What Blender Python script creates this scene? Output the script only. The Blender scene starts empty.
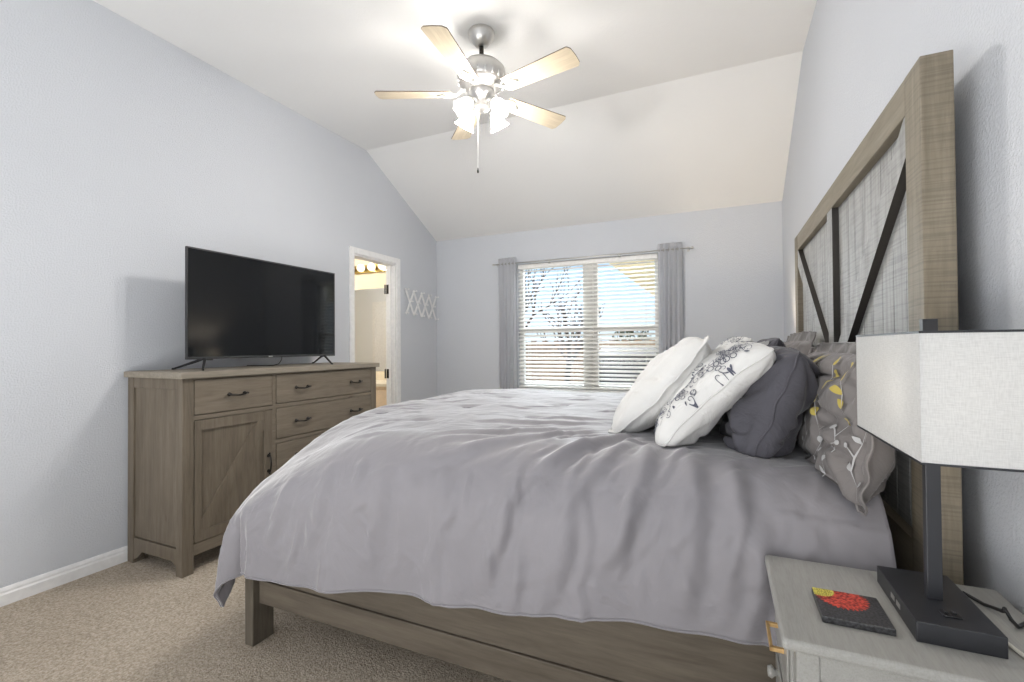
import bpy, bmesh, math, random
from mathutils import Vector, Matrix, noise
import numpy as np
R = math.radians
scn = bpy.context.scene
col = scn.collection
random.seed(7)

# ------------------------------------------------------------------ camera
cam_d = bpy.data.cameras.new('camera'); cam = bpy.data.objects.new('camera', cam_d); col.objects.link(cam)
FOC = 467.66; yaw, pit, rol = R(24.13), R(0.707), R(-0.427)
dv = Vector((-math.sin(yaw)*math.cos(pit), math.cos(yaw)*math.cos(pit), math.sin(pit)))
rv = Vector((math.cos(yaw), math.sin(yaw), 0)); uv_ = rv.cross(dv)
r2 = rv*math.cos(rol)+uv_*math.sin(rol); u2 = uv_*math.cos(rol)-rv*math.sin(rol)
m3 = Matrix((r2, u2, -dv)).transposed()
cam.matrix_world = Matrix.Translation((0, 0, 1.23)) @ m3.to_4x4()
cam_d.sensor_width = 36; cam_d.lens = FOC/1024*36; cam_d.clip_start = .02; cam_d.clip_end = 200
scn.camera = cam
# ------------------------------------------------------------------ exposure / world / sun
vs = scn.view_settings
vs.view_transform = 'Standard'; vs.look = 'None'; vs.gamma = 1; vs.use_curve_mapping = False
vs.exposure = 0.13
FAN_W, FAN_R = 27.0, .04           # each bulb of the fan
BATH_W = 5.5
LAMP_W = .7
SKY = 1.3
w = bpy.data.worlds.new('sky'); scn.world = w; w.use_nodes = True
nt = w.node_tree; nt.nodes.clear()
o = nt.nodes.new('ShaderNodeOutputWorld'); b = nt.nodes.new('ShaderNodeBackground')
tc = nt.nodes.new('ShaderNodeTexCoord'); sx = nt.nodes.new('ShaderNodeSeparateXYZ'); cr = nt.nodes.new('ShaderNodeValToRGB')
cr.color_ramp.elements[0].position = .0; cr.color_ramp.elements[0].color = (.70, .78, .86, 1)
cr.color_ramp.elements[1].position = .5; cr.color_ramp.elements[1].color = (.30, .50, .80, 1)
e = cr.color_ramp.elements.new(.14); e.color = (.50, .66, .84, 1)
nt.links.new(tc.outputs['Generated'], sx.inputs[0]); nt.links.new(sx.outputs['Z'], cr.inputs[0])
nt.links.new(cr.outputs[0], b.inputs[0]); b.inputs[1].default_value = SKY; nt.links.new(b.outputs[0], o.inputs[0])
sd = bpy.data.lights.new('sun', 'SUN'); sd.energy = 3.0; sd.angle = R(1.5); sd.color = (1, .94, .85)
so = bpy.data.objects.new('sun', sd); so.rotation_euler = (R(48), 0, R(-25)); so.location = (0, -3, 8); col.objects.link(so)

fl = bpy.data.lights.new('room_fill', 'AREA'); fl.shape = 'RECTANGLE'; fl.size = 3.0; fl.size_y = 2.2; fl.energy = 9; fl.color = (.98, .99, 1)  # added lamp behind the camera for soft fill, not a room fixture
fo = bpy.data.objects.new('room_fill', fl); fo.location = (-1.4, -1.55, 1.75); fo.rotation_euler = (R(97), 0, 0); col.objects.link(fo)

bl_ = bpy.data.lights.new('bounce_fill', 'AREA'); bl_.shape = 'RECTANGLE'; bl_.size = 3.0; bl_.size_y = 1.4; bl_.energy = 72; bl_.color = (1, .995, .98)  # unseen lamp added low behind the camera, aimed up to brighten the ceiling
bo_ = bpy.data.objects.new('bounce_fill', bl_); bo_.location = (-1.3, -.80, .60); bo_.rotation_euler = (R(152), 0, 0); col.objects.link(bo_)

hs = bpy.data.lights.new('sky_boost', 'SUN'); hs.energy = 26; hs.angle = R(85); hs.color = (.90, .95, 1)  # wide sun lamp added to strengthen the skylight through the window
ho = bpy.data.objects.new('sky_boost', hs); ho.rotation_euler = (R(-52), 0, R(8)); ho.location = (-1, 9, 8); col.objects.link(ho)

# ------------------------------------------------------------------ materials
def new_mat(name):
    m = bpy.data.materials.new(name); m.use_nodes = True
    return m, m.node_tree, m.node_tree.nodes['Principled BSDF']
def N(nt, t, **kw):
    n = nt.nodes.new(t)
    for k, v in kw.items():
        if k in n.inputs: n.inputs[k].default_value = v
        else: setattr(n, k, v)
    return n
def coords(nt, scale=(1, 1, 1), kind='Object', rot=(0, 0, 0)):
    t = N(nt, 'ShaderNodeTexCoord'); mp = N(nt, 'ShaderNodeMapping')
    mp.inputs['Scale'].default_value = scale; mp.inputs['Rotation'].default_value = rot
    nt.links.new(t.outputs[kind], mp.inputs[0]); return mp.outputs[0]
def ramp(nt, fac, stops):
    r = N(nt, 'ShaderNodeValToRGB'); el = r.color_ramp.elements
    while len(el) < len(stops): el.new(.5)
    for q, (p, c) in zip(el, stops): q.position = p; q.color = (*c, 1)
    nt.links.new(fac, r.inputs[0]); return r.outputs[0]
def bump(nt, bs, h, strength, dist, prev=None):
    bp = N(nt, 'ShaderNodeBump'); bp.inputs['Strength'].default_value = strength; bp.inputs['Distance'].default_value = dist
    nt.links.new(h, bp.inputs['Height'])
    if prev: nt.links.new(prev, bp.inputs['Normal'])
    nt.links.new(bp.outputs[0], bs.inputs['Normal']); return bp.outputs[0]
def noise_t(nt, vec, scale, detail=3, rough=.5, dist=0):
    n = N(nt, 'ShaderNodeTexNoise'); n.inputs['Scale'].default_value = scale; n.inputs['Detail'].default_value = detail
    n.inputs['Roughness'].default_value = rough; n.inputs['Distortion'].default_value = dist
    nt.links.new(vec, n.inputs['Vector']); return n.outputs['Fac']
def plain(name, c, rough=.5, metal=0, spec=.5):
    m, nt, bs = new_mat(name); bs.inputs['Base Color'].default_value = (*c, 1)
    bs.inputs['Roughness'].default_value = rough; bs.inputs['Metallic'].default_value = metal
    bs.inputs['Specular IOR Level'].default_value = spec
    v = coords(nt); f = noise_t(nt, v, 30, 2)
    k = ramp(nt, f, [(.3, tuple(x*.95 for x in c)), (.7, tuple(min(1, x*1.04) for x in c))]); nt.links.new(k, bs.inputs['Base Color'])
    return m
def paint(name, c, s=110, st=.35, d=.004):
    m, nt, bs = new_mat(name); bs.inputs['Roughness'].default_value = .55; bs.inputs['Specular IOR Level'].default_value = .3
    v = coords(nt); f = noise_t(nt, v, 1.3, 2)
    nt.links.new(ramp(nt, f, [(.3, tuple(x*.975 for x in c)), (.7, c)]), bs.inputs['Base Color'])
    h = noise_t(nt, v, s, 3, .55); hh = ramp(nt, h, [(.42, (0, 0, 0)), (.62, (1, 1, 1))])
    bump(nt, bs, hh, st, d); return m
def wood(name, dark, mid, light, axis='Z', rough=.55, saw=False, scale=1.0, knots=True):
    m, nt, bs = new_mat(name)
    sc = {'X': (1.2, 14, 14), 'Y': (14, 1.2, 14), 'Z': (14, 14, 1.2)}[axis]
    v = coords(nt, tuple(a*scale for a in sc))
    f = noise_t(nt, v, 2.2, 6, .62, .6)
    v2 = coords(nt, tuple(a*scale*5 for a in sc)); g = noise_t(nt, v2, 2.0, 3, .6)
    c1 = ramp(nt, f, [(.25, dark), (.5, mid), (.78, light)])
    mx = N(nt, 'ShaderNodeMix', data_type='RGBA', blend_type='MULTIPLY'); mx.inputs[0].default_value = .45
    nt.links.new(c1, mx.inputs[6]); nt.links.new(ramp(nt, g, [(.3, (.72, .70, .68)), (.6, (1, 1, 1))]), mx.inputs[7])
    out = mx.outputs[2]
    if knots:
        kv = {'X': (.9, 2.2, 2.2), 'Y': (2.2, .9, 2.2), 'Z': (2.2, 2.2, .9)}[axis]
        vo = N(nt, 'ShaderNodeTexVoronoi'); vo.inputs['Scale'].default_value = 2.4
        nt.links.new(coords(nt, kv), vo.inputs['Vector'])
        kk = ramp(nt, vo.outputs['Distance'], [(.03, (.40, .34, .28)), (.085, (1, 1, 1))])
        m2 = N(nt, 'ShaderNodeMix', data_type='RGBA', blend_type='MULTIPLY'); m2.inputs[0].default_value = .8
        nt.links.new(out, m2.inputs[6]); nt.links.new(kk, m2.inputs[7]); out = m2.outputs[2]
    h = f
    if saw:
        sv = {'X': (110, 3, 3), 'Y': (3, 110, 3), 'Z': (3, 3, 110)}[axis]
        s = noise_t(nt, coords(nt, sv), 1.6, 2, .5)
        m3_ = N(nt, 'ShaderNodeMix', data_type='RGBA', blend_type='MULTIPLY'); m3_.inputs[0].default_value = .5
        nt.links.new(out, m3_.inputs[6]); nt.links.new(ramp(nt, s, [(.38, (.62, .62, .64)), (.52, (1, 1, 1))]), m3_.inputs[7]); out = m3_.outputs[2]
        h = s
    nt.links.new(out, bs.inputs['Base Color']); bs.inputs['Roughness'].default_value = rough
    bs.inputs['Specular IOR Level'].default_value = .35
    bump(nt, bs, h, .25, .003); return m
def fabric(name, c, weave=900, wr=9, wrs=.25, rough=.85, sheen=.2, var=.06, trans=0):
    m, nt, bs = new_mat(name); v = coords(nt)
    f = noise_t(nt, v, 5, 4)
    nt.links.new(ramp(nt, f, [(.3, tuple(x*(1-var) for x in c)), (.7, tuple(min(1, x*(1+var*.5)) for x in c))]), bs.inputs['Base Color'])
    bs.inputs['Roughness'].default_value = rough; bs.inputs['Specular IOR Level'].default_value = .2
    bs.inputs['Sheen Weight'].default_value = sheen; bs.inputs['Sheen Roughness'].default_value = .35
    h1 = noise_t(nt, v, wr, 4, .55, .8); p = bump(nt, bs, h1, wrs, .03)
    h2 = noise_t(nt, v, weave, 1); bump(nt, bs, h2, .12, .001, p)
    if trans:
        tr = N(nt, 'ShaderNodeBsdfTranslucent'); tr.inputs[0].default_value = (*c, 1)
        mx = N(nt, 'ShaderNodeMixShader'); mx.inputs[0].default_value = trans
        out = nt.nodes['Material Output']
        nt.links.new(bs.outputs[0], mx.inputs[1]); nt.links.new(tr.outputs[0], mx.inputs[2]); nt.links.new(mx.outputs[0], out.inputs[0])
    return m
def emis(name, c, s):
    m = bpy.data.materials.new(name); m.use_nodes = True; nt = m.node_tree; nt.nodes.clear()
    o = N(nt, 'ShaderNodeOutputMaterial'); e = N(nt, 'ShaderNodeEmission'); e.inputs[0].default_value = (*c, 1); e.inputs[1].default_value = s
    nt.links.new(e.outputs[0], o.inputs[0]); return m

M = {}
M['wall'] = paint('wall paint', (.602, .624, .664), 120, .28, .005)
M['ceil'] = paint('ceiling paint', (.82, .82, .815), 60, .15, .003)
M['trim'] = plain('white trim paint', (.82, .82, .82), .35)
M['bathwall'] = paint('cream bathroom paint', (.86, .74, .55), 80, .1)
M['bathwall2'] = paint('pale bathroom paint', (.78, .80, .82), 80, .1)
M['tile'] = plain('beige floor tile', (.55, .47, .38), .4)
M['dwood'] = wood('grey brown dresser wood', (.135, .112, .084), (.185, .155, .118), (.235, .200, .155), 'Y')
M['dwoodz'] = wood('grey brown dresser wood upright', (.115, .095, .072), (.160, .133, .100), (.205, .174, .134), 'Z')
M['dtop'] = wood('grey brown dresser top', (.20, .175, .14), (.26, .23, .185), (.31, .275, .225), 'Y')
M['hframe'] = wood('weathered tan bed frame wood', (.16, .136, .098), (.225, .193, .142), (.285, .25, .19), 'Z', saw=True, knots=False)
M['hframey'] = wood('weathered tan bed rail wood', (.16, .136, .098), (.225, .193, .142), (.285, .25, .19), 'Y', saw=False, knots=False)
M['plank'] = wood('weathered grey plank wood', (.22, .215, .20), (.38, .38, .37), (.48, .48, .465), 'Z', saw=True)  # weathered grey, with the window's cool light put into the tone
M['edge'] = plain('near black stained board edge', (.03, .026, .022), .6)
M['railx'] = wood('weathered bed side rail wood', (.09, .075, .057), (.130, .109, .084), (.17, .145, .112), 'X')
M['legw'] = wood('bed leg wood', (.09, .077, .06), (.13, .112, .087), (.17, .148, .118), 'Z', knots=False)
M['handle'] = plain('dark bronze metal', (.035, .032, .03), .35, .8)
M['black'] = plain('matte black', (.012, .012, .014), .45)
M['bezel'] = plain('black gloss plastic bezel', (.03, .031, .034), .3)
M['nickel'] = plain('brushed nickel', (.58, .57, .55), .28, .9)
M['chain'] = plain('chain metal', (.75, .75, .74), .3, .7)
M['blade'] = wood('pale maple fan blade', (.56, .47, .34), (.64, .55, .41), (.72, .63, .49), 'X', .35, knots=False, scale=.6)
M['bladeedge'] = plain('dark blade edge', (.16, .12, .09), .5)
M['comf'] = fabric('grey comforter cloth', (.245, .235, .252), wr=5, wrs=.3, rough=.6, sheen=.9, var=.03)
M['seam'] = fabric('grey comforter stitching', (.16, .155, .17))
M['sheet'] = fabric('white sheet cloth', (.72, .74, .78))
M['white_p'] = fabric('white pillow cotton', (.70, .695, .68), wrs=.35, wr=11)
M['grey_p'] = fabric('charcoal grey pillow cotton', (.088, .086, .10), wrs=.4, wr=10)
M['taupe_p'] = fabric('taupe grey pillow cotton', (.20, .185, .18), wrs=.35, wr=9)
M['ink'] = fabric('dark grey blue embroidery', (.10, .105, .14), wrs=.1)
M['ink2'] = fabric('mid grey embroidery', (.22, .23, .26), wrs=.1)
M['yellow'] = fabric('yellow leaf embroidery', (.45, .36, .09), wrs=.1)
M['sprig'] = fabric('pale grey sprig embroidery', (.42, .42, .42), wrs=.1)
M['curt'] = fabric('light grey curtain voile', (.76, .77, .80), weave=600, wr=20, wrs=.1, trans=.5)
M['slat'] = plain('white blind slat', (.90, .89, .86), .45)
M['vinyl'] = plain('white vinyl window frame', (.86, .85, .82), .4)
M['ns'] = wood('grey painted nightstand', (.27, .268, .25), (.30, .297, .28), (.33, .327, .305), 'Y', .3, knots=False, scale=2.5)
M['gold'] = plain('brushed gold metal', (.60, .40, .18), .35, .7)
M['lampmetal'] = plain('satin graphite metal', (.020, .021, .025), .38, .0, .5)
M['brass'] = plain('brass', (.40, .28, .09), .3, .9)
M['globe'] = emis('lit vanity globe', (1, .93, .72), 1.6)
M['fanbulb'] = emis('lit fan bulb', (1, .95, .86), 12)
M['ground'] = plain('dry lawn', (.28, .285, .24), .9)
M['bark'] = plain('dark bark', (.05, .04, .035), .9)
M['fence'] = wood('brown cedar fence board', (.20, .13, .09), (.30, .21, .15), (.40, .30, .22), 'Z', .8)
M['soffit'] = plain('tan painted soffit', (.85, .68, .42), .7)
M['siding'] = plain('tan siding', (.50, .40, .28), .7)
M['shed'] = plain('charcoal shed panel', (.03, .03, .035), .7)
M['roof'] = plain('dark shingle roof', (.09, .08, .08), .85)
M['brick'] = plain('rust brick', (.33, .16, .11), .8)
M['leaf'] = plain('dark leaf green', (.03, .045, .02), .8)
M['cream_cord'] = plain('cream cord', (.62, .60, .54), .5)
M['counter'] = plain('cream counter', (.86, .76, .58), .3)
M['cabinet'] = plain('peach beige cabinet', (.80, .62, .42), .5)

def carpet_mat():
    m, nt, bs = new_mat('beige cut pile carpet'); v = coords(nt)
    f = noise_t(nt, v, 95, 3, .75); g = noise_t(nt, v, 2.2, 3)
    vo = N(nt, 'ShaderNodeTexVoronoi'); vo.inputs['Scale'].default_value = 170; nt.links.new(v, vo.inputs['Vector'])
    c = ramp(nt, f, [(.3, (.30, .245, .185)), (.5, (.50, .43, .345)), (.7, (.67, .59, .50))])
    mx = N(nt, 'ShaderNodeMix', data_type='RGBA', blend_type='MULTIPLY'); mx.inputs[0].default_value = .6
    nt.links.new(c, mx.inputs[6]); nt.links.new(ramp(nt, g, [(.3, (.82, .80, .78)), (.7, (1, 1, 1))]), mx.inputs[7])
    nt.links.new(mx.outputs[2], bs.inputs['Base Color']); bs.inputs['Roughness'].default_value = .95
    bs.inputs['Specular IOR Level'].default_value = .1
    p = bump(nt, bs, f, .7, .012); bump(nt, bs, vo.outputs['Distance'], .5, .006, p); return m
M['carpet'] = carpet_mat()
M['white_glass'] = plain('white bulb glass', (.8, .8, .78), .3)
M['lamp_on'] = emis('lit lamp bulb', (1, .85, .65), 6)
def screen_mat():
    m, nt, bs = new_mat('dark glossy screen'); bs.inputs['Base Color'].default_value = (.004, .005, .006, 1)
    bs.inputs['Roughness'].default_value = .13; bs.inputs['Specular IOR Level'].default_value = .42
    nt.links.new(ramp(nt, noise_t(nt, coords(nt), 3, 1), [(.3, (.05, .05, .05)), (.7, (.07, .07, .07))]), bs.inputs['Roughness']); return m
M['screen'] = screen_mat()
def glass_mat():
    m = bpy.data.materials.new('window glass'); m.use_nodes = True; nt = m.node_tree; nt.nodes.clear()
    o = N(nt, 'ShaderNodeOutputMaterial'); t = N(nt, 'ShaderNodeBsdfTransparent'); g = N(nt, 'ShaderNodeBsdfGlossy')
    g.inputs['Roughness'].default_value = .02; t.inputs[0].default_value = (.96, .98, .98, 1)
    mx = N(nt, 'ShaderNodeMixShader'); f = N(nt, 'ShaderNodeFresnel'); f.inputs[0].default_value = 1.3
    nt.links.new(f.outputs[0], mx.inputs[0]); nt.links.new(t.outputs[0], mx.inputs[1]); nt.links.new(g.outputs[0], mx.inputs[2]); nt.links.new(mx.outputs[0], o.inputs[0]); return m
M['glass'] = glass_mat()
def frost_mat():
    m = bpy.data.materials.new('lit frosted glass'); m.use_nodes = True; nt = m.node_tree; nt.nodes.clear()
    o = N(nt, 'ShaderNodeOutputMaterial'); t = N(nt, 'ShaderNodeBsdfTransparent'); tr = N(nt, 'ShaderNodeBsdfTranslucent'); e = N(nt, 'ShaderNodeEmission')
    t.inputs[0].default_value = (1, 1, 1, 1); tr.inputs[0].default_value = (.9, .9, .9, 1); e.inputs[0].default_value = (1, .97, .93, 1)
    v = coords(nt); e.inputs[1].default_value = 1.0
    wv = N(nt, 'ShaderNodeTexWave'); wv.inputs['Scale'].default_value = 60; nt.links.new(v, wv.inputs['Vector'])
    nt.links.new(ramp(nt, wv.outputs['Fac'], [(0, (.75, .75, .75)), (1, (1.1, 1.1, 1.1))]), e.inputs[1])
    m1 = N(nt, 'ShaderNodeMixShader'); m1.inputs[0].default_value = .72
    nt.links.new(t.outputs[0], m1.inputs[1]); nt.links.new(tr.outputs[0], m1.inputs[2])
    a = N(nt, 'ShaderNodeAddShader'); nt.links.new(m1.outputs[0], a.inputs[0]); nt.links.new(e.outputs[0], a.inputs[1]); nt.links.new(a.outputs[0], o.inputs[0]); return m
M['frost'] = frost_mat()
def shade_mat():
    m, nt, bs = new_mat('white linen lamp shade'); v = coords(nt, (1, 1, 8)); v2 = coords(nt, (8, 8, 1))
    a = noise_t(nt, v, 70, 2); b2 = noise_t(nt, v2, 70, 2)
    mx = N(nt, 'ShaderNodeMath', operation='ADD'); nt.links.new(a, mx.inputs[0]); nt.links.new(b2, mx.inputs[1])
    hf = N(nt, 'ShaderNodeMath', operation='MULTIPLY'); nt.links.new(mx.outputs[0], hf.inputs[0]); hf.inputs[1].default_value = .5
    k = ramp(nt, hf.outputs[0], [(.35, (.60, .60, .59)), (.6, (.70, .70, .69))])
    nt.links.new(k, bs.inputs['Base Color']); bs.inputs['Roughness'].default_value = .9; bump(nt, bs, hf.outputs[0], .15, .001)
    tr = N(nt, 'ShaderNodeBsdfTranslucent'); nt.links.new(k, tr.inputs[0]); ms = N(nt, 'ShaderNodeMixShader'); ms.inputs[0].default_value = .3
    nt.links.new(bs.outputs[0], ms.inputs[1]); nt.links.new(tr.outputs[0], ms.inputs[2]); nt.links.new(ms.outputs[0], nt.nodes['Material Output'].inputs[0]); return m
M['shade'] = shade_mat()
def mirror_mat():
    m, nt, bs = new_mat('mirror glass'); bs.inputs['Metallic'].default_value = 1; bs.inputs['Roughness'].default_value = .02
    bs.inputs['Base Color'].default_value = (.93, .95, .95, 1); return m
M['mirror'] = mirror_mat()

# ------------------------------------------------------------------ object helpers
WO = {}
def thing(name, label, cat, loc, group=None):
    o = bpy.data.objects.new(name, None); o.empty_display_size = .05; col.objects.link(o); o.location = loc
    WO[o.name] = Vector(loc); o['label'] = label; o['category'] = cat
    if group: o['group'] = group
    return o
def put(name, bm, mat, parent=None, label=None, cat=None, group=None, kind=None, smooth=False, origin=None):
    """link a bmesh (built in world space) as one mesh object with its origin in the middle of it"""
    if isinstance(bm, bpy.types.Mesh): me = bm
    else:
        bmesh.ops.recalc_face_normals(bm, faces=bm.faces[:]) if not smooth == 'keep' else None
        me = bpy.data.meshes.new(name); bm.to_mesh(me); bm.free()
    n = len(me.vertices); a = np.empty(n*3, dtype=np.float32); me.vertices.foreach_get('co', a); a = a.reshape(-1, 3)
    c = Vector(((a[:, 0].min()+a[:, 0].max())/2, (a[:, 1].min()+a[:, 1].max())/2, (a[:, 2].min() if parent is None else (a[:, 2].min()+a[:, 2].max())/2)))
    if origin is not None: c = Vector(origin)
    a = a-np.array(c, dtype=np.float32); me.vertices.foreach_set('co', a.ravel()); me.update()
    for m in (mat if isinstance(mat, list) else [mat]): me.materials.append(M[m] if isinstance(m, str) else m)
    if smooth: me.shade_smooth()
    o = bpy.data.objects.new(name, me); col.objects.link(o); WO[o.name] = c
    if parent is not None: o.parent = parent; o.location = c-WO[parent.name]
    else: o.location = c
    if label: o['label'] = label
    if cat: o['category'] = cat
    if group: o['group'] = group
    if kind: o['kind'] = kind
    return o
def B(): return bmesh.new()
def box(bm, x0, x1, y0, y1, z0, z1, bev=0, seg=2, mi=0, rot=None, about=None):
    r = bmesh.ops.create_cube(bm, size=1); vs_ = r['verts']
    for v in vs_: v.co = Vector((x0+(v.co.x+.5)*(x1-x0), y0+(v.co.y+.5)*(y1-y0), z0+(v.co.z+.5)*(z1-z0)))
    if rot is not None:
        ab = Vector(about) if about else Vector(((x0+x1)/2, (y0+y1)/2, (z0+z1)/2))
        for v in vs_: v.co = rot @ (v.co-ab)+ab
    fs = {f for v in vs_ for f in v.link_faces}
    for f in fs: f.material_index = mi
    if bev:
        es = {e for v in vs_ for e in v.link_edges}
        bmesh.ops.bevel(bm, geom=list(es), offset=bev, segments=seg, affect='EDGES', profile=.5, clamp_overlap=True)
    return bm
def prism(bm, pts, ax, a, b2, bev=0):
    """polygon pts in the two other axes extruded from a to b2 along ax"""
    def P(p, t):
        return {0: (t, p[0], p[1]), 1: (p[0], t, p[1]), 2: (p[0], p[1], t)}[ax]
    v0 = [bm.verts.new(P(p, a)) for p in pts]; v1 = [bm.verts.new(P(p, b2)) for p in pts]
    n = len(pts); fs = [bm.faces.new(v0), bm.faces.new(v1[::-1])]
    for i in range(n): fs.append(bm.faces.new([v0[i], v1[i], v1[(i+1) % n], v0[(i+1) % n]]))
    if bev:
        es = {e for f in fs for e in f.edges}; bmesh.ops.recalc_face_normals(bm, faces=fs)
        bmesh.ops.bevel(bm, geom=list(es), offset=bev, segments=2, affect='EDGES', clamp_overlap=True)
    return bm
def tube(bm, pts, r, seg=8, cap=True, closed=False, sq=False):
    pts = [Vector(p) for p in pts]; n = len(pts); rs = r if isinstance(r, (list, tuple)) else [r]*n; rings = []
    up = None
    for i, p in enumerate(pts):
        if closed: t = (pts[(i+1) % n]-pts[i-1]).normalized()
        else: t = (pts[min(i+1, n-1)]-pts[max(i-1, 0)]).normalized()
        if up is None: up = Vector((0, 0, 1)) if abs(t.z) < .9 else Vector((1, 0, 0))
        s = t.cross(up).normalized(); up = s.cross(t).normalized()
        rings.append([bm.verts.new(p+(s*math.cos(2*math.pi*(k+.5)/seg)+up*math.sin(2*math.pi*(k+.5)/seg))*rs[i]) for k in range(seg)])
    rng = range(n if closed else n-1)
    for i in rng:
        a, b2 = rings[i], rings[(i+1) % n]
        for k in range(seg): bm.faces.new([a[k], a[(k+1) % seg], b2[(k+1) % seg], b2[k]])
    if cap and not closed: bm.faces.new(rings[0][::-1]); bm.faces.new(rings[-1])
    return bm
def lathe(bm, prof, c, seg=32, axis=None, ripple=0, nr=8):
    """prof: list of (r, h) ; axis: unit vector"""
    ax = (axis or Vector((0, 0, 1))).normalized(); c = Vector(c)
    s = ax.orthogonal().normalized(); t = ax.cross(s)
    rings = []
    for j, (r, h) in enumerate(prof):
        if r < 1e-5: rings.append([bm.verts.new(c+ax*h)]); continue
        rg = []
        for k in range(seg):
            a = 2*math.pi*k/seg; rr = r*(1+ripple*(j/(len(prof)-1))**2*math.cos(nr*a))
            rg.append(bm.verts.new(c+ax*h+(s*math.cos(a)+t*math.sin(a))*rr))
        rings.append(rg)
    for a, b2 in zip(rings, rings[1:]):
        if len(a) == 1 and len(b2) == 1: continue
        for k in range(seg):
            k2 = (k+1) % seg
            if len(a) == 1: bm.faces.new([a[0], b2[k2], b2[k]])
            elif len(b2) == 1: bm.faces.new([a[k], a[k2], b2[0]])
            else: bm.faces.new([a[k], a[k2], b2[k2], b2[k]])
    return bm
def grid(bm, fn, nu, nv, closed_u=False, uvl=None):
    vs_ = [[bm.verts.new(fn(i/(nu-1), j/(nv-1))) for j in range(nv)] for i in range(nu)]
    for i in range(nu-1):
        for j in range(nv-1): bm.faces.new([vs_[i][j], vs_[i+1][j], vs_[i+1][j+1], vs_[i][j+1]])
    return vs_
def solidify(o, t, off=-1):
    m = o.modifiers.new('thickness', 'SOLIDIFY'); m.thickness = t; m.offset = off
def nz(x, y, z=0): return noise.noise(Vector((x, y, z)))

# ================================================================== SETTING
L, RW, BK, FR = -3.185, .517, 4.857, -1.7
ZB, ZC, KY = 2.532, 3.183, 3.615
DY0, DY1, DZ = 3.432, 4.072, 2.132
TH = .115
WX0, WX1, WZ0, WZ1 = -2.106, -.569, .766, 2.161
# floor
bm = B(); box(bm, L-.3, RW+.1, FR-.1, BK+.05, -.06, 0); put('floor', bm, 'carpet', kind='structure')
# left wall with the doorway
bm = B(); prism(bm, [(FR, 0), (DY0, 0), (DY0, DZ), (DY1, DZ), (DY1, 0), (BK+.02, 0), (BK+.02, ZB+.02), (KY, ZC+.03), (FR, ZC+.03)], 0, L-TH, L)
put('wall_left', bm, 'wall', kind='structure')
bm = B(); prism(bm, [(FR-.1, 0), (BK+.02, 0), (BK+.02, ZB+.02), (KY, ZC+.03), (FR-.1, ZC+.03)], 0, RW, RW+.12)
put('wall_right', bm, 'wall', kind='structure')
bm = B(); y0, y1 = BK, BK+.14
box(bm, L-TH, WX0, y0, y1, -.02, ZB+.02); box(bm, WX1, RW+.1, y0, y1, -.02, ZB+.02)
box(bm, WX0, WX1, y0, y1, WZ1, ZB+.02); box(bm, WX0, WX1, y0, y1, -.02, WZ0)
put('wall_back', bm, 'wall', kind='structure')
bm = B(); box(bm, L-TH, RW+.12, FR-.12, FR, 0, ZC+.03); put('wall_front', bm, 'wall', kind='structure')
bm = B(); prism(bm, [(FR-.1, ZC), (KY, ZC), (BK+.14, ZB-.073), (BK+.14, ZB+.1), (KY, ZC+.15), (FR-.1, ZC+.15)], 0, L-TH, RW+.12)
put('ceiling', bm, 'ceil', kind='structure')
# baseboards
def baseb(name, pts, ax, a, b2):
    bm = B(); prism(bm, pts, ax, a, b2); put(name, bm, 'trim', kind='structure')
bb = [(0, 0), (.016, 0), (.016, .052), (.011, .060), (.011, .070), (.005, .082), (0, .085)]
baseb('baseboard_left', [(L+x, z) for x, z in bb], 1, FR, DY0-.058)
bm = B(); prism(bm, [(BK-x, z) for x, z in bb], 0, L+.02, RW-.02); put('baseboard_back', bm, 'trim', kind='structure')
bm = B(); prism(bm, [(RW-x, z) for x, z in bb], 1, FR, BK-.02); put('baseboard_right', bm, 'trim', kind='structure')
baseb('baseboard_left_far', [(L+x, z) for x, z in bb], 1, DY1+.058, BK-.018)
# door casing and jamb
bm = B(); c = .058
for f in (1,):
    box(bm, L, L+.016, DY0-c, DY0+.004, 0, DZ+c, .004); box(bm, L, L+.016, DY1-.004, DY1+c, 0, DZ+c, .004); box(bm, L, L+.016, DY0+.004, DY1-.004, DZ-.004, DZ+c, .004)
    box(bm, L-.02-TH, L-TH, DY0-c, DY0, 0, DZ+c, .004); box(bm, L-TH-.02, L-TH, DY1, DY1+c, 0, DZ+c, .004); box(bm, L-TH-.02, L-TH, DY0, DY1, DZ, DZ+c, .004)
door = put('door_1', bm, 'trim', kind='structure')
bm = B(); box(bm, L-TH, L, DY0, DY0+.018, 0, DZ); box(bm, L-TH, L, DY1-.018, DY1, 0, DZ); box(bm, L-TH, L, DY0+.018, DY1-.018, DZ-.018, DZ)
box(bm, L-.075, L-.05, DY1-.03, DY1-.018, 0, DZ-.018); box(bm, L-.075, L-.05, DY0+.018, DY0+.03, 0, DZ-.018)
put('door_jamb', bm, 'trim', door)
for z in (1.86, .95, .22):
    bm = B(); tube(bm, [(L-TH-.012, DY1-.026, z-.05), (L-TH-.012, DY1-.026, z+.05)], .008, 8); box(bm, L-TH+.0, L-TH+.035, DY1-.0205, DY1-.018, z-.05, z+.05)
    put('hinge', bm, 'handle', door, smooth=False)

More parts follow.
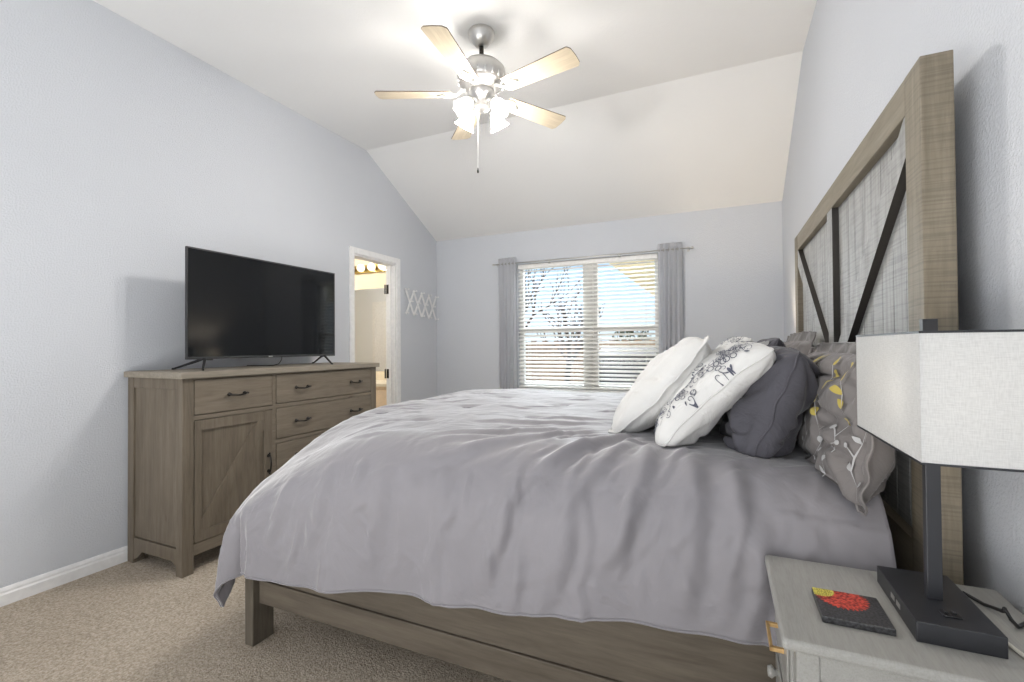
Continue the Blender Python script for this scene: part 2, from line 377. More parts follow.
# ------------------------------------------------------------------ window
wf = B(); y0, y1 = BK+.075, BK+.13
t = .045
xm = -1.285
for (a, b2) in ((WX0, xm-.035), (xm+.035, WX1)):
    box(wf, a, a+t, y0, y1, WZ0, WZ1, .004); box(wf, b2-t, b2, y0, y1, WZ0, WZ1, .004)
    box(wf, a+t, b2-t, y0, y1, WZ0, WZ0+t, .004); box(wf, a+t, b2-t, y0, y1, WZ1-t, WZ1, .004)
    box(wf, a+t, b2-t, y0-.012, y1-.01, 1.395, 1.445, .004)
box(wf, xm-.035, xm+.035, y0-.01, y1, WZ0, WZ1, .004)
win = put('window_1', wf, 'vinyl', kind='structure')
for (a, b2) in ((WX0+t, xm-.035-t), (xm+.035+t, WX1-t)):
    for (z0, z1, yy) in ((WZ0+t, 1.395, y0+.012), (1.445, WZ1-t, y0+.03)):
        bm = B(); box(bm, a, b2, yy, yy+.004, z0, z1); put('window_pane', bm, 'glass', win)
bm = B(); box(bm, WX0-.02, WX1+.02, BK-.025, BK+.075, WZ0-.022, WZ0, .005); put('window_sill', bm, 'trim', win)

# blinds
bt = thing('window_blind', 'white horizontal slat blind covering the window between the grey curtains', 'blind', (-1.337, BK+.04, WZ0+.005))
bm = B(); x0, x1 = WX0+.006, WX1-.006
pitch = (WZ1-.06-WZ0-.05)/30
for k in range(30):
    zc = WZ0+.055+pitch*(k+.4); rot = Matrix.Rotation(R(27), 3, 'X')
    # slightly crowned slat: three strips
    cs = []
    for s in (-1, -.33, .33, 1):
        p = rot @ Vector((0, s*.0235, .0022*(1-s*s)))
        cs.append((p.y+BK+.038, p.z+zc))
    top = [(y, z) for y, z in cs]; bot = [(y, z-.0026) for y, z in cs[::-1]]
    prism(bm, top+bot, 0, x0, x1)
put('slats', bm, 'slat', bt)
bm = B(); box(bm, x0, x1, BK+.010, BK+.066, WZ1-.052, WZ1-.003, .003); put('headrail', bm, 'slat', bt)
bm = B(); box(bm, x0, x1, BK+.014, BK+.062, WZ0+.004, WZ0+.026, .004); put('bottom_rail', bm, 'slat', bt)
for x in (x0+.12, x0+.62, x1-.62, x1-.12):
    bm = B(); tube(bm, [(x, BK+.012, WZ0+.02), (x, BK+.012, WZ1-.03)], .0012, 5); tube(bm, [(x, BK+.064, WZ0+.02), (x, BK+.064, WZ1-.03)], .0012, 5); put('ladder_cord', bm, 'slat', bt)

# curtains and rod
rt_ = thing('curtain_rod', 'thin grey metal curtain rod above the window', 'curtain rod', (-1.33, 4.79, 2.168))
bm = B(); tube(bm, [(-2.36, 4.795, 2.168), (-.26, 4.795, 2.168)], .0065, 10); put('rod', bm, 'nickel', rt_, smooth=True)
for x, s in ((-2.36, -1), (-.26, 1)):
    bm = B(); lathe(bm, [(0, 0), (.011, .002), (.014, .012), (.011, .024), (0, .03)], (x, 4.795, 2.168), 12, Vector((s, 0, 0))); put('finial', bm, 'nickel', rt_, smooth=True)
for x in (-2.335, -1.72, -.95, -.285):
    bm = B(); box(bm, x-.008, x+.008, 4.80, BK, 2.160, 2.176, .002); box(bm, x-.012, x+.012, BK-.004, BK, 2.145, 2.19, .002); put('bracket', bm, 'nickel', rt_)
def curtain(x0, x1, label, ph):
    t = thing('curtain', label, 'curtain', ((x0+x1)/2, 4.795, .06), 'grey curtains beside the window')
    bm = B(); n = 5
    def f(u, v):
        z = .06+v*2.172; gather = 1-.10*(1-v)*math.sin(u*3)
        x = x0+(x1-x0)*(u*gather+.0)
        a = u*n*2*math.pi+ph
        y = 4.795+.020*math.sin(a+.3*math.sin(z*2))*(.75+.25*(1-v))+.005*nz(u*9, z*2, ph)
        x += .006*math.sin(2*a)+.005*nz(u*4, z*1.4, ph+3)
        return (x, y, z)
    grid(bm, f, 90, 50); o = put('curtain_panel', bm, 'curt', t, smooth=True); solidify(o, .0015, 0)
    for k in range(n):
        u = (k+.5-ph/(2*math.pi)) / n
        if 0 < u < 1:
            bm = B(); cx = x0+(x1-x0)*u
            tube(bm, [(cx, 4.795+.017*math.cos(q), 2.168+.017*math.sin(q)) for q in [2*math.pi*i/16 for i in range(16)]], .003, 6, closed=True)
            put('grommet', bm, 'nickel', t, smooth=True)
curtain(-2.315, -2.10, 'light grey curtain panel hanging left of the window', .3)
curtain(-.565, -.345, 'light grey curtain panel hanging right of the window', 1.1)

# ================================================================== BATHROOM beyond the doorway
BX0, BX1, BY0, BY1, BZ = -6.95, L-TH, 2.45, 4.76, 2.44
bm = B(); box(bm, BX0, BX1, BY0-.1, BY1+.1, -.06, 0); put('floor_bathroom', bm, 'tile', kind='structure')
bm = B(); box(bm, BX0, BX1, BY1, BY1+.1, 0, BZ); put('wall_bathroom_vanity', bm, 'bathwall', kind='structure')
bm = B(); box(bm, BX0, BX1, BY0-.1, BY0, 0, BZ); put('wall_bathroom_rear', bm, 'bathwall2', kind='structure')
bm = B(); box(bm, BX0-.1, BX0, BY0-.1, BY1+.1, 0, BZ); put('wall_bathroom_side', bm, 'bathwall', kind='structure')
bm = B(); box(bm, BX0-.1, BX1, BY0-.1, BY1+.1, BZ, BZ+.05); put('ceiling_bathroom', bm, 'ceil', kind='structure')
# rear door seen in the mirror
bm = B(); box(bm, -6.06, -5.99, BY0, BY0+.02, 0, 2.1, .003); box(bm, -5.28, -5.21, BY0, BY0+.02, 0, 2.1, .003); box(bm, -5.99, -5.28, BY0, BY0+.02, 2.03, 2.1, .003)
d2 = put('door_2', bm, 'trim', kind='structure')
bm = B(); box(bm, -5.99, -5.28, BY0+.0005, BY0+.012, .01, 2.03)
for (a, b2) in ((.2, .9), (1.05, 1.9)):
    for xx in (-5.9, -5.59): box(bm, xx, xx+.24, BY0+.012, BY0+.018, a, b2, .005)
put('door_leaf', bm, 'trim', d2)
bm = B(); lathe(bm, [(0, .06), (.022, .055), (.028, .04), (.018, .02), (.012, 0)], (-5.9+.55, BY0+.012, .97), 14, Vector((0, 1, 0))); put('door_handle', bm, 'brass', d2, smooth=True)
# mirror, vanity, light bar
mt = thing('bathroom_mirror', 'frameless wall mirror under the row of globe bulbs in the bathroom', 'mirror', (-4.5, BY1-.006, .93))
bm = B(); box(bm, -5.3, -3.45, BY1-.008, BY1-.0005, .93, 1.99, .001); put('mirror_glass', bm, 'mirror', mt)
vt = thing('bathroom_vanity', 'cream topped bathroom vanity seen low through the doorway', 'vanity', (-4.4, BY1-.27, 0))
bm = B(); box(bm, -5.3, -3.42, BY1-.50, BY1-.003, .785, .82, .006); box(bm, -5.3, -3.42, BY1-.018, BY1-.0005, .82, .925, .003); put('countertop', bm, 'counter', vt)
bm = B(); box(bm, -5.28, -3.45, BY1-.47, BY1-.003, .09, .785); box(bm, -5.28, -3.45, BY1-.40, BY1-.003, 0, .09); put('cabinet_body', bm, 'cabinet', vt)
for k in range(4):
    xx = -5.26+k*.455
    bm = B(); box(bm, xx, xx+.43, BY1-.49, BY1-.47, .14, .74, .004); put('cabinet_door', bm, 'cabinet', vt)
bl = thing('vanity_light_bar', 'brass light bar with four lit globe bulbs above the bathroom mirror', 'vanity light', (-4.1, BY1-.03, 2.20))
bm = B(); box(bm, -4.47, -3.735, BY1-.03, BY1-.0005, 2.195, 2.30, .005); put('back_plate', bm, 'brass', bl)
for x in (-4.36, -4.19, -4.02, -3.85):
    bm = B(); lathe(bm, [(.02, 0), (.024, .02), (.02, .035)], (x, BY1-.03, 2.25), 16, Vector((0, -1, 0)))
    s = put('socket', bm, 'brass', bl, smooth=True)
    bm = B(); bmesh.ops.create_uvsphere(bm, u_segments=20, v_segments=12, radius=.052, matrix=Matrix.Translation((x, BY1-.11, 2.25)))
    put('globe_bulb', bm, 'globe', s, smooth=True)
ld = bpy.data.lights.new('bathroom_fill', 'POINT'); ld.energy = BATH_W*12; ld.shadow_soft_size = .12; ld.color = (1, .95, .88)  # unseen lamp added under the ceiling to brighten vanity wall and mirrored wall
lo = bpy.data.objects.new('bathroom_fill', ld); lo.location = (-4.7, 3.6, 2.38); col.objects.link(lo)

# ================================================================== ACCORDION RACK on the left wall
t = thing('accordion_wall_rack', 'white expanding lattice peg rack on the wall near the corner', 'wall rack', (L+.012, 4.52, 1.60))
ya, yb, n = 4.225, 4.815, 4
def zt(y): f = (y-ya)/(yb-ya); return 1.875-.035*f, 1.612-.04*f
st = (yb-ya)/n*1.0
pegs = []
for k in range(n):
    for s in (0, 1):
        a, b2 = ya+st*k, ya+st*(k+1)
        za, zb_ = zt(a), zt(b2)
        p = Vector((0, a, za[0] if s == 0 else za[1])); q = Vector((0, b2, zb_[1] if s == 0 else zb_[0]))
        ang = math.atan2(q.z-p.z, q.y-p.y); ln = (q-p).length+.02; c_ = (p+q)/2; x = L+.008+.007*s
        bm = B(); box(bm, x, x+.006, c_.y-ln/2, c_.y+ln/2, c_.z-.014, c_.z+.014, .0015, rot=Matrix.Rotation(ang, 3, 'X'))
        put('lattice_bar', bm, 'trim', t)
    for (yy, zz) in ((a, za[0]), (a, za[1]), ((a+b2)/2, (za[0]+za[1])/2)): pegs.append((yy, zz))
for z in zt(yb): pegs.append((yb, z))
for yy, zz in pegs:
    bm = B(); lathe(bm, [(0, -.021), (.004, -.021), (.004, .02), (.009, .026), (.009, .034), (0, .036)], (L+.021, yy, zz), 10, Vector((1, 0, 0))); put('peg', bm, 'trim', t, smooth=True)

# ================================================================== CEILING FAN
FX, FY = -1.337, 2.555
ft = thing('ceiling_fan', 'brushed nickel ceiling fan with five pale wood blades and lit glass shades', 'ceiling fan', (FX, FY, ZC))
bm = B(); lathe(bm, [(0, 0), (.078, 0), (.082, -.006), (.078, -.03), (.06, -.06), (.04, -.085), (.022, -.092), (0, -.092)], (FX, FY, ZC), 40); put('canopy', bm, 'nickel', ft, smooth=True)
bm = B(); tube(bm, [(FX, FY, ZC-.08), (FX, FY, ZC-.17)], .014, 16); put('downrod', bm, 'handle', ft, smooth=True)
bm = B(); lathe(bm, [(0, .145), (.03, .143), (.05, .13), (.115, .115), (.145, .085), (.152, .045), (.147, .01), (.125, -.015), (.10, -.02), (.085, -.045), (.0, -.045)], (FX, FY, 2.86), 48)
mo = put('motor_housing', bm, 'nickel', ft, smooth=True)
for k in range(20):
    a = 2*math.pi*k/20
    bm_ = B(); p = Vector((FX+.1455*math.cos(a), FY+.1455*math.sin(a), 2.875))
    tube(bm_, [p+Vector((0, 0, -.018)), p+Vector((0, 0, .018))], .006, 6)
    put('vent_rib', bm_, 'chain', mo, smooth=True)
ZBL = 2.795
for i in range(5):
    a = R(204.16+72*i); rt3 = Matrix.Rotation(a, 3, 'Z') @ Matrix.Rotation(R(-12), 3, 'X'); ctr = Vector((FX, FY, ZBL))
    r0, r1 = .185, .655; w0, w1 = .055, .073; ch = .020
    pts = [(r0, -w0), (r0+.02, -w0-.002), (r1-ch, -w1), (r1-.004, -w1+ch), (r1, 0), (r1-.004, w1-ch), (r1-ch, w1), (r0+.02, w0+.002), (r0, w0)]
    bm = B(); prism(bm, pts, 2, -.003, .003)
    for v in bm.verts: v.co = rt3 @ v.co
    for f in bm.faces: f.material_index = 1 if abs((rt3.inverted() @ f.normal).z) < .5 else 0
    bm.normal_update()
    for f in bm.faces: f.material_index = 1 if abs((rt3.inverted() @ f.normal).z) < .5 else 0
    me = bpy.data.meshes.new('blade'); bm.to_mesh(me); bm.free()
    me.materials.append(M['blade']); me.materials.append(M['bladeedge'])
    bo = bpy.data.objects.new('fan_blade', me); col.objects.link(bo); bo.parent = ft; bo.location = ctr-WO[ft.name]; WO[bo.name] = ctr
    # bring the grain along the blade: rotate object space instead of the mesh
    inv = rt3.inverted().to_4x4(); me.transform(inv); bo.rotation_euler = rt3.to_euler()
    bm = B()                                                 # scrolled open bracket
    def loc(x, y, z): return rt3 @ Vector((x, y, z))
    tube(bm, [loc(.10, 0, .028), loc(.135, 0, .012), loc(.165, 0, -.008), (loc(.20, 0, -.008))], [.010, .009, .007, .005], 8)
    for s in (-1, 1):
        tube(bm, [loc(.15, s*.004, 0), loc(.175, s*.03, -.006), loc(.205, s*.043, -.007), loc(.235, s*.034, -.007), loc(.25, s*.012, -.007), loc(.275, 0, -.007)], .0045, 6)
    tube(bm, [loc(.212+.017*math.cos(q), .017*math.sin(q), -.008) for q in [2*math.pi*k/14 for k in range(14)]], .0035, 6, closed=True)
    for (sx_, sy_) in ((.205, .034), (.205, -.034), (.262, 0)): lathe(bm, [(0, -.012), (.006, -.011), (.007, -.006), (.007, 0)], loc(sx_, sy_, 0), 10)
    for v in bm.verts: v.co += ctr
    k_ = put('blade_bracket', bm, 'chain', ft, smooth=True)
bm = B(); lathe(bm, [(0, .06), (.075, .06), (.08, .045), (.07, .02), (.045, .0), (.04, -.03), (.05, -.045), (.035, -.065), (0, -.07)], (FX, FY, 2.755), 36); put('light_kit', bm, 'nickel', ft, smooth=True)
for i in range(4):
    a = R(-17.4+90*i); dr = Vector((math.cos(a), math.sin(a), 0)); c0 = Vector((FX, FY, 2.735))
    bm = B(); tube(bm, [c0+dr*.035, c0+dr*.06+Vector((0, 0, .012)), c0+dr*.085+Vector((0, 0, .004)), c0+dr*.097+Vector((0, 0, -.012))], .008, 8)
    ax = (dr*.62+Vector((0, 0, -.78))).normalized(); base = c0+dr*.097+Vector((0, 0, -.010))
    lathe(bm, [(0, -.006), (.022, -.004), (.025, .012), (.022, .022)], base, 18, ax)
    ar = put('light_arm', bm, 'nickel', ft, smooth=True)
    bm = B(); lathe(bm, [(.020, .012), (.030, .028), (.040, .05), (.044, .072), (.050, .09), (.062, .108)], base, 40, ax, ripple=.07, nr=8)
    gs = put('glass_shade', bm, 'frost', ar, smooth=True)
    bm = B(); lathe(bm, [(0, .018), (.012, .02), (.013, .035), (.021, .055), (.021, .068), (.012, .082), (0, .086)], base, 16, ax)
    put('bulb', bm, 'fanbulb', ar, smooth=True)
    ld = bpy.data.lights.new('fan_light', 'POINT'); ld.energy = FAN_W; ld.shadow_soft_size = FAN_R; ld.color = (1, .955, .90)
    lo = bpy.data.objects.new('fan_light', ld); lo.location = base+ax*.085; col.objects.link(lo)
bm = B(); tube(bm, [(FX-.01, FY-.03, 2.70), (FX-.012, FY-.034, 2.32)], .0016, 6); ch_ = put('pull_chain', bm, 'chain', ft)
bm = B(); lathe(bm, [(0, .02), (.003, .018), (.0065, .0), (.006, -.012), (0, -.016)], (FX-.012, FY-.034, 2.31), 12); put('pull_knob', bm, 'handle', ch_, smooth=True)

# ================================================================== DRESSER
DX0, DX1 = -3.163, -2.655; DYa, DYb = 1.575, 3.125; DZT = 1.104; SL = .034
dt = thing('dresser', 'grey brown wooden dresser with drawers and a barn style door under the television', 'dresser', ((DX0+DX1)/2, (DYa+DYb)/2, 0))
bm = B(); box(bm, DX0-.004, DX1+.022, DYa-.02, DYb+.02, DZT-SL, DZT, .003); put('top', bm, 'dtop', dt)
for (xa, xb) in ((DX0, DX0+.055), (DX1-.055, DX1)):
    for (ya_, yb_) in ((DYa, DYa+.062), (DYb-.062, DYb)):
        bm = B(); box(bm, xa, xb, ya_, yb_, 0, DZT-SL, .003); put('leg', bm, 'dwoodz', dt)
for s, yy in ((0, DYa), (1, DYb)):
    bm = B(); y_in, y_out = (yy+.012, yy+.03) if s == 0 else (yy-.03, yy-.012)
    box(bm, DX0+.055, DX1-.055, y_in, y_out, .15, DZT-SL-.05)
    ya_, yb_ = (yy+.004, yy+.032) if s == 0 else (yy-.032, yy-.004)
    box(bm, DX0+.055, DX1-.055, ya_, yb_, DZT-SL-.06, DZT-SL, .002)
    # lower rail with its arched cut
    pts = [(DX0+.055, .145), (DX0+.055, .02), (DX0+.10, .045), (DX0+.135, .075), (DX1-.10, .075), (DX1-.055, .05), (DX1-.055, .145)]
    prism(bm, pts, 1, ya_, yb_)
    put('side_panel', bm, 'dwoodz', dt)
bm = B(); box(bm, DX0+.01, DX0+.02, DYa+.06, DYb-.06, .1, DZT-SL); box(bm, DX0+.05, DX1-.02, DYa+.03, DYb-.03, .11, .13); put('carcass', bm, 'dwood', dt)
fx = DX1-.004
bm = B()                                                     # face frame
box(bm, fx-.03, fx, 2.132, 2.158, .10, DZT-SL, .001)
box(bm, fx-.03, fx, DYa+.062, 2.132, .838, .862, .001); box(bm, fx-.03, fx, DYa+.062, DYb-.062, 1.062, DZT-SL, .001)
for z in (.842, .612, .382): box(bm, fx-.03, fx, 2.158, DYb-.062, z, z+.024, .001)
box(bm, fx-.03, fx, DYa+.062, DYb-.062, .095, .158, .001)
box(bm, fx-.05, fx-.03, DYa+.06, DYb-.06, .1, DZT-SL)
put('face_frame', bm, 'dwood', dt)
def handle(par, y, z, vert=False):
    x = fx+.004; bm = B(); h = .062
    def P(a, o_): return (x+o_, y, z+a) if vert else (x+o_, y+a, z)
    def Q(a, o_, d): return (x+o_, y, z+a) if vert else (x+o_, y+a, z+d)
    tube(bm, [Q(-h, .012, 0), Q(-h*.6, .022, -.004), Q(0, .026, -.008), Q(h*.6, .022, -.004), Q(h, .012, 0)], [.004, .005, .0055, .005, .004], 8)
    for s in (-1, 1):
        tube(bm, [P(s*h*.78, 0), P(s*h*.78, .02)], .005, 8)
        lathe(bm, [(0, 0), (.012, 0), (.012, .003), (.007, .006), (0, .006)], P(s*h*.78, 0), 12, Vector((1, 0, 0)))
        lathe(bm, [(0, -.007), (.005, -.004), (.006, 0), (.005, .004), (0, .007)], P(s*h*1.02, .012), 8, Vector((0, 0, 1)) if vert else Vector((0, 1, 0)))
    put('handle', bm, 'handle', par, smooth=True)
def drawer(ya_, yb_, za, zb_, hs):
    g = .004; bm = B(); box(bm, fx-.016, fx+.004, ya_+g, yb_-g, za+g, zb_-g, .0025)
    box(bm, fx-.26, fx-.05, ya_+.02, yb_-.02, za+.02, zb_-.03)
    o = put('drawer', bm, 'dwood', dt)
    for hy in hs: handle(o, hy, (za+zb_)/2)
drawer(DYa+.062, 2.132, .862, 1.062, [1.888])
drawer(2.158, DYb-.062, .866, 1.062, [2.363, 2.88])
drawer(2.158, DYb-.062, .636, .842, [2.363, 2.88])
drawer(2.158, DYb-.062, .406, .612, [2.363, 2.88])
drawer(2.158, DYb-.062, .158, .382, [2.363, 2.88])
bm = B(); ya_, yb_, za, zb_ = DYa+.066, 2.128, .162, .834
box(bm, fx-.014, fx-.006, ya_+.03, yb_-.03, za+.03, zb_-.03)
for k in range(5): box(bm, fx-.012, fx-.0075, ya_+.05+k*.0785, ya_+.05+(k+1)*.0785-.0006, za+.05, zb_-.05, .0003)
fw = .058
box(bm, fx-.012, fx+.006, ya_, ya_+fw-.02, za, zb_, .002); box(bm, fx-.012, fx+.006, yb_-fw, yb_, za, zb_, .002)
box(bm, fx-.012, fx+.006, ya_+fw-.02, yb_-fw, za, za+fw, .002); box(bm, fx-.012, fx+.006, ya_+fw-.02, yb_-fw, zb_-fw, zb_, .002)
do = put('door', bm, 'dwoodz', dt)
# diagonal brace from lower near corner to upper far corner
p0, p1 = Vector((0, ya_+fw-.02, za+fw)), Vector((0, yb_-fw, zb_-fw))
bm = B(); bwz = .062
prism(bm, [(p0.y, p0.z), (p0.y+bwz*.75, p0.z), (p1.y, p1.z-bwz*1.0), (p1.y, p1.z), (p1.y-bwz*.75, p1.z), (p0.y, p0.z+bwz*1.0)], 0, fx-.008, fx+.005, .0015)
put('diagonal_brace', bm, 'dwoodz', do)
handle(do, 2.100, .497, True)

# ================================================================== TELEVISION
TX = -2.87
tt = thing('television', 'large black flat television standing on the dresser on splayed feet', 'television', (TX, 2.30, DZT))
ty0, ty1, tz0, tz1 = 1.722, 2.878, 1.168, 1.838
bm = B(); box(bm, TX-.010, TX+.0, ty0, ty1, tz0, tz1, .003); box(bm, TX-.05, TX-.010, ty0+.15, ty1-.15, tz0+.03, tz0+.42, .01); put('cabinet', bm, 'bezel', tt)
bm = B(); bz = .009
box(bm, TX, TX+.006, ty0, ty0+bz, tz0, tz1, .001); box(bm, TX, TX+.006, ty1-bz, ty1, tz0, tz1, .001); box(bm, TX, TX+.006, ty0+bz, ty1-bz, tz1-bz, tz1, .001); box(bm, TX, TX+.006, ty0+bz, ty1-bz, tz0, tz0+.016, .001)
put('bezel', bm, 'bezel', tt)
bm = B(); box(bm, TX+.0005, TX+.004, ty0+bz, ty1-bz, tz0+.016, tz1-bz); put('screen', bm, 'screen', tt)
bm = B(); box(bm, TX+.006, TX+.0068, 2.268, 2.30, tz0+.005, tz0+.011); put('badge', bm, 'chain', tt)
bm = B(); box(bm, TX-.01, TX+.006, ty0+.10, ty0+.16, tz0-.007, tz0+.002, .002); put('sensor', bm, 'black', tt)
for (ay, fy, by) in ((1.83, 1.735, 1.775), (2.775, 2.715, 2.855)):
    bm = B()
    tube(bm, [(TX-.01, ay, tz0+.005), (TX+.01, ay-.004, tz0-.003), (-2.735, fy, DZT+.006), (-2.725, fy-.003, DZT+.006)], [.009, .009, .006, .006], 6)
    tube(bm, [(TX-.01, ay, tz0+.005), (TX-.03, ay-.004, tz0-.003), (-3.075, by, DZT+.0065), (-3.085, by-.003, DZT+.0065)], [.009, .009, .006, .006], 6)
    put('foot', bm, 'black', tt)
bm = B(); tube(bm, [(TX-.045, 2.42, tz0+.08), (TX-.05, 2.42, 1.15), (TX-.055, 2.40, 1.12), (TX-.08, 2.37, 1.108), (TX-.2, 2.33, 1.108), (-3.168, 2.33, 1.108), (-3.172, 2.33, 1.05), (-3.172, 2.33, .6)], .0028, 6)
put('power_cable', bm, 'black', None, 'thin black cable running from the television down behind the dresser', 'cable', smooth=True)


# ================================================================== BED FRAME
HX, PX = .4085, .467; HY0, HY1, HZ = 1.311, 3.262, 1.869
bt = thing('bed_frame', 'weathered wooden bed frame with tall barn door style headboard', 'bed', (-.68, (HY0+HY1)/2, 0))
hb = thing('headboard', '', '', (HX+.03, (HY0+HY1)/2, 0)); del hb['label']; del hb['category']
hb.parent = bt; hb.location = WO['headboard']-WO['bed_frame']
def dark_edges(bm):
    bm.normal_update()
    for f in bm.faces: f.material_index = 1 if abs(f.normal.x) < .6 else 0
def post(y0, y1):
    bm = B(); box(bm, HX, PX, y0, y1, 0, HZ-.0005, .0025); put('post', bm, 'hframe', hb)
post(HY0, HY0+.098); post(HY1-.098, HY1)
iy0, iy1 = HY0+.098, HY1-.098
bm = B(); box(bm, HX+.001, PX-.001, iy0, iy1, HZ-.09, HZ, .0025); put('top_rail', bm, 'hframey', hb)
bm = B(); box(bm, HX+.001, PX-.001, iy0, iy1, .62, .765, .0025); put('bottom_rail', bm, 'hframey', hb)
n = 18; pw = (iy1-iy0)/n
bm = B()
for k in range(n):
    box(bm, HX+.026, HX+.042, iy0+k*pw+.002, iy0+(k+1)*pw-.002, .765, HZ-.09, .0015)
put('plank_panel', bm, 'plank', hb)
my = 2.285
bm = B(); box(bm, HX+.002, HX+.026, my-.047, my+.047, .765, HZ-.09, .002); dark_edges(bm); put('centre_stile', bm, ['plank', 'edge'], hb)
def brace(ya_, za, yb_, zb_, wd):
    d = Vector((yb_-ya_, zb_-za)).normalized(); nn = Vector((-d.y, d.x))*wd/2
    bm = B(); pts = [(ya_+nn.x, za+nn.y), (yb_+nn.x, zb_+nn.y), (yb_-nn.x, zb_-nn.y), (ya_-nn.x, za-nn.y)]
    # clip ends to the frame edges
    def atY(p, q, y): f = (y-p[0])/(q[0]-p[0]); return (y, p[1]+(q[1]-p[1])*f)
    up0, up1 = pts[0], pts[1]; lo1, lo0 = pts[2], pts[3]
    pts = [atY(up0, up1, ya_), atY(up0, up1, yb_), atY(lo1, lo0, yb_), atY(lo1, lo0, ya_)]
    zt_ = HZ-.09; out = []
    # keep the upper corner below the top rail
    for i in range(4):
        p, q = pts[i], pts[(i+1) % 4]
        if p[1] <= zt_: out.append(p)
        if (p[1] <= zt_) != (q[1] <= zt_):
            f = (zt_-p[1])/(q[1]-p[1]); out.append((p[0]+(q[0]-p[0])*f, zt_))
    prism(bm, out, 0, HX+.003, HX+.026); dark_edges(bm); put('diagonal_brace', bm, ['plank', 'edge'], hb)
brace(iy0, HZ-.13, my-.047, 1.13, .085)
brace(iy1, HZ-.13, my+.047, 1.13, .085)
# side rails, footboard, feet, slats
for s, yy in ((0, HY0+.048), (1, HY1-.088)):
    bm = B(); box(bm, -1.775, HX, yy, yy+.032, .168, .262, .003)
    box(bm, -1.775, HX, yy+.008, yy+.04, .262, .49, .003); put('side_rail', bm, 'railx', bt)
for (ya_, yb_) in ((HY0+.02, HY0+.12), (HY1-.12, HY1-.02)):
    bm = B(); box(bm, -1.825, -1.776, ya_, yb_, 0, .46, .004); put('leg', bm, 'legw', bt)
bm = B(); box(bm, -1.82, -1.778, HY0+.12, HY1-.12, .20, .40, .004); put('footboard', bm, 'hframey', bt)
bm = B()
for k in range(11): box(bm, -1.72+k*.205, -1.64+k*.205, HY0+.088, HY1-.088, .30, .32)
put('slats', bm, 'legw', bt)
for (ya_) in (HY0+.95,):
    for x in (-1.0, -.2):
        bm = B(); box(bm, x, x+.05, ya_, ya_+.05, 0, .30, .003); put('centre_leg', bm, 'legw', bt)
mt = thing('mattress', 'white sheeted mattress showing beside the headboard under the comforter', 'mattress', (-.61, 2.28, .32))
bm = B(); box(bm, -1.54, .385, 1.41, 3.165, .325, .77, .09, 6); put('mattress_body', bm, 'sheet', mt, smooth=True)

# ================================================================== COMFORTER
CXF, CY0, CY1, CXH = -1.905, 1.240, 3.33, .345
RR = .22
def top_z(x, y):
    t_ = min(1, max(0, (x+.15)/.5)); t_ = t_*t_*(3-2*t_)
    u_ = min(1, max(0, (-1.0-x)/.75))
    return .925-.035*t_-.012*u_
def prof(s):                                  # s >= 0 arc-length from the start of the bend -> (out, down)
    if s < RR*math.pi/2: return RR*math.sin(s/RR), RR*(1-math.cos(s/RR))
    e_ = s-RR*math.pi/2; return RR, RR+e_
CREASES = []                                  # (x0,y0,x1,y1,amp,width) in sheet coordinates (px,py)
def cz(px, py, cr):
    x0, y0, x1, y1, amp, wd = cr
    dx, dy = x1-x0, y1-y0; ll = dx*dx+dy*dy
    t_ = ((px-x0)*dx+(py-y0)*dy)/ll; tt_ = min(1, max(0, t_))
    bend_ = .06*math.sin(t_*math.pi)*math.sqrt(ll)
    nx, ny = -dy/math.sqrt(ll), dx/math.sqrt(ll)
    qx, qy = x0+dx*tt_+nx*bend_, y0+dy*tt_+ny*bend_
    d2 = (px-qx)**2+(py-qy)**2
    if d2 > 9*wd*wd: return 0
    d = ((px-qx)*nx+(py-qy)*ny)/wd
    end = max(0, 1-abs(2*tt_-1)**3)
    return amp*end*(math.exp(-d*d)-.6*math.exp(-(d-1.5)**2))
XL = CXH-CXF; W = CY1-CY0
rc = random.Random(11)
# creases fanning out from under the pillows down the near side
for (xw, y_, x2, y2, am, wd) in [(-.28, .42, -.52, .02, .016, .022), (-.32, .40, -.62, -.10, .010, .025), (-.25, .36, -.40, -.05, .012, .020),
        (-.40, .45, -.80, .10, .010, .022), (-.45, .50, -1.0, .20, .008, .025), (-.20, .30, -.28, -.22, .014, .028),
        (-.10, .25, -.10, -.30, .012, .030), (.02, .20, -.02, -.32, .014, .026), (-.55, .12, -.70, -.35, .012, .03), (.08, .02, .02, -.35, .018, .03),
        (-.38, .08, -.50, -.38, .014, .035), (-.80, .05, -.88, -.36, .010, .032), (-1.05, .04, -1.10, -.36, .012, .035), (-1.30, .05, -1.36, -.30, .012, .03),
        (-1.5, .06, -1.58, -.3, .012, .03), (-.42, .62, -.95, .48, .008, .025), (-.40, .75, -.90, .68, .007, .025), (-.5, .30, -.9, .02, .008, .022),
        (.16, -.05, .12, -.33, .012, .025), (-.22, .03, -.3, -.2, .012, .022), (-.62, .22, -1.05, .0, .006, .03)]:
    CREASES.append((xw-CXF, y_, x2-CXF, y2, am, wd))
for k in range(26):
    x_ = rc.uniform(-1.7, .2); y_ = rc.uniform(.1, 1.6); a_ = rc.uniform(-.9, .3); l_ = rc.uniform(.12, .35)
    CREASES.append((x_-CXF, y_, x_-CXF-l_*math.cos(a_), y_+l_*math.sin(a_), rc.uniform(.003, .006), rc.uniform(.012, .025)))
for k in range(22):
    x_ = rc.uniform(-1.8, .2); y_ = rc.uniform(-.3, .05); l_ = rc.uniform(.12, .3); a_ = rc.uniform(1.2, 1.9)
    CREASES.append((x_-CXF, y_, x_-CXF+l_*math.cos(a_), y_-l_*math.sin(a_), rc.uniform(.003, .008), rc.uniform(.012, .02)))
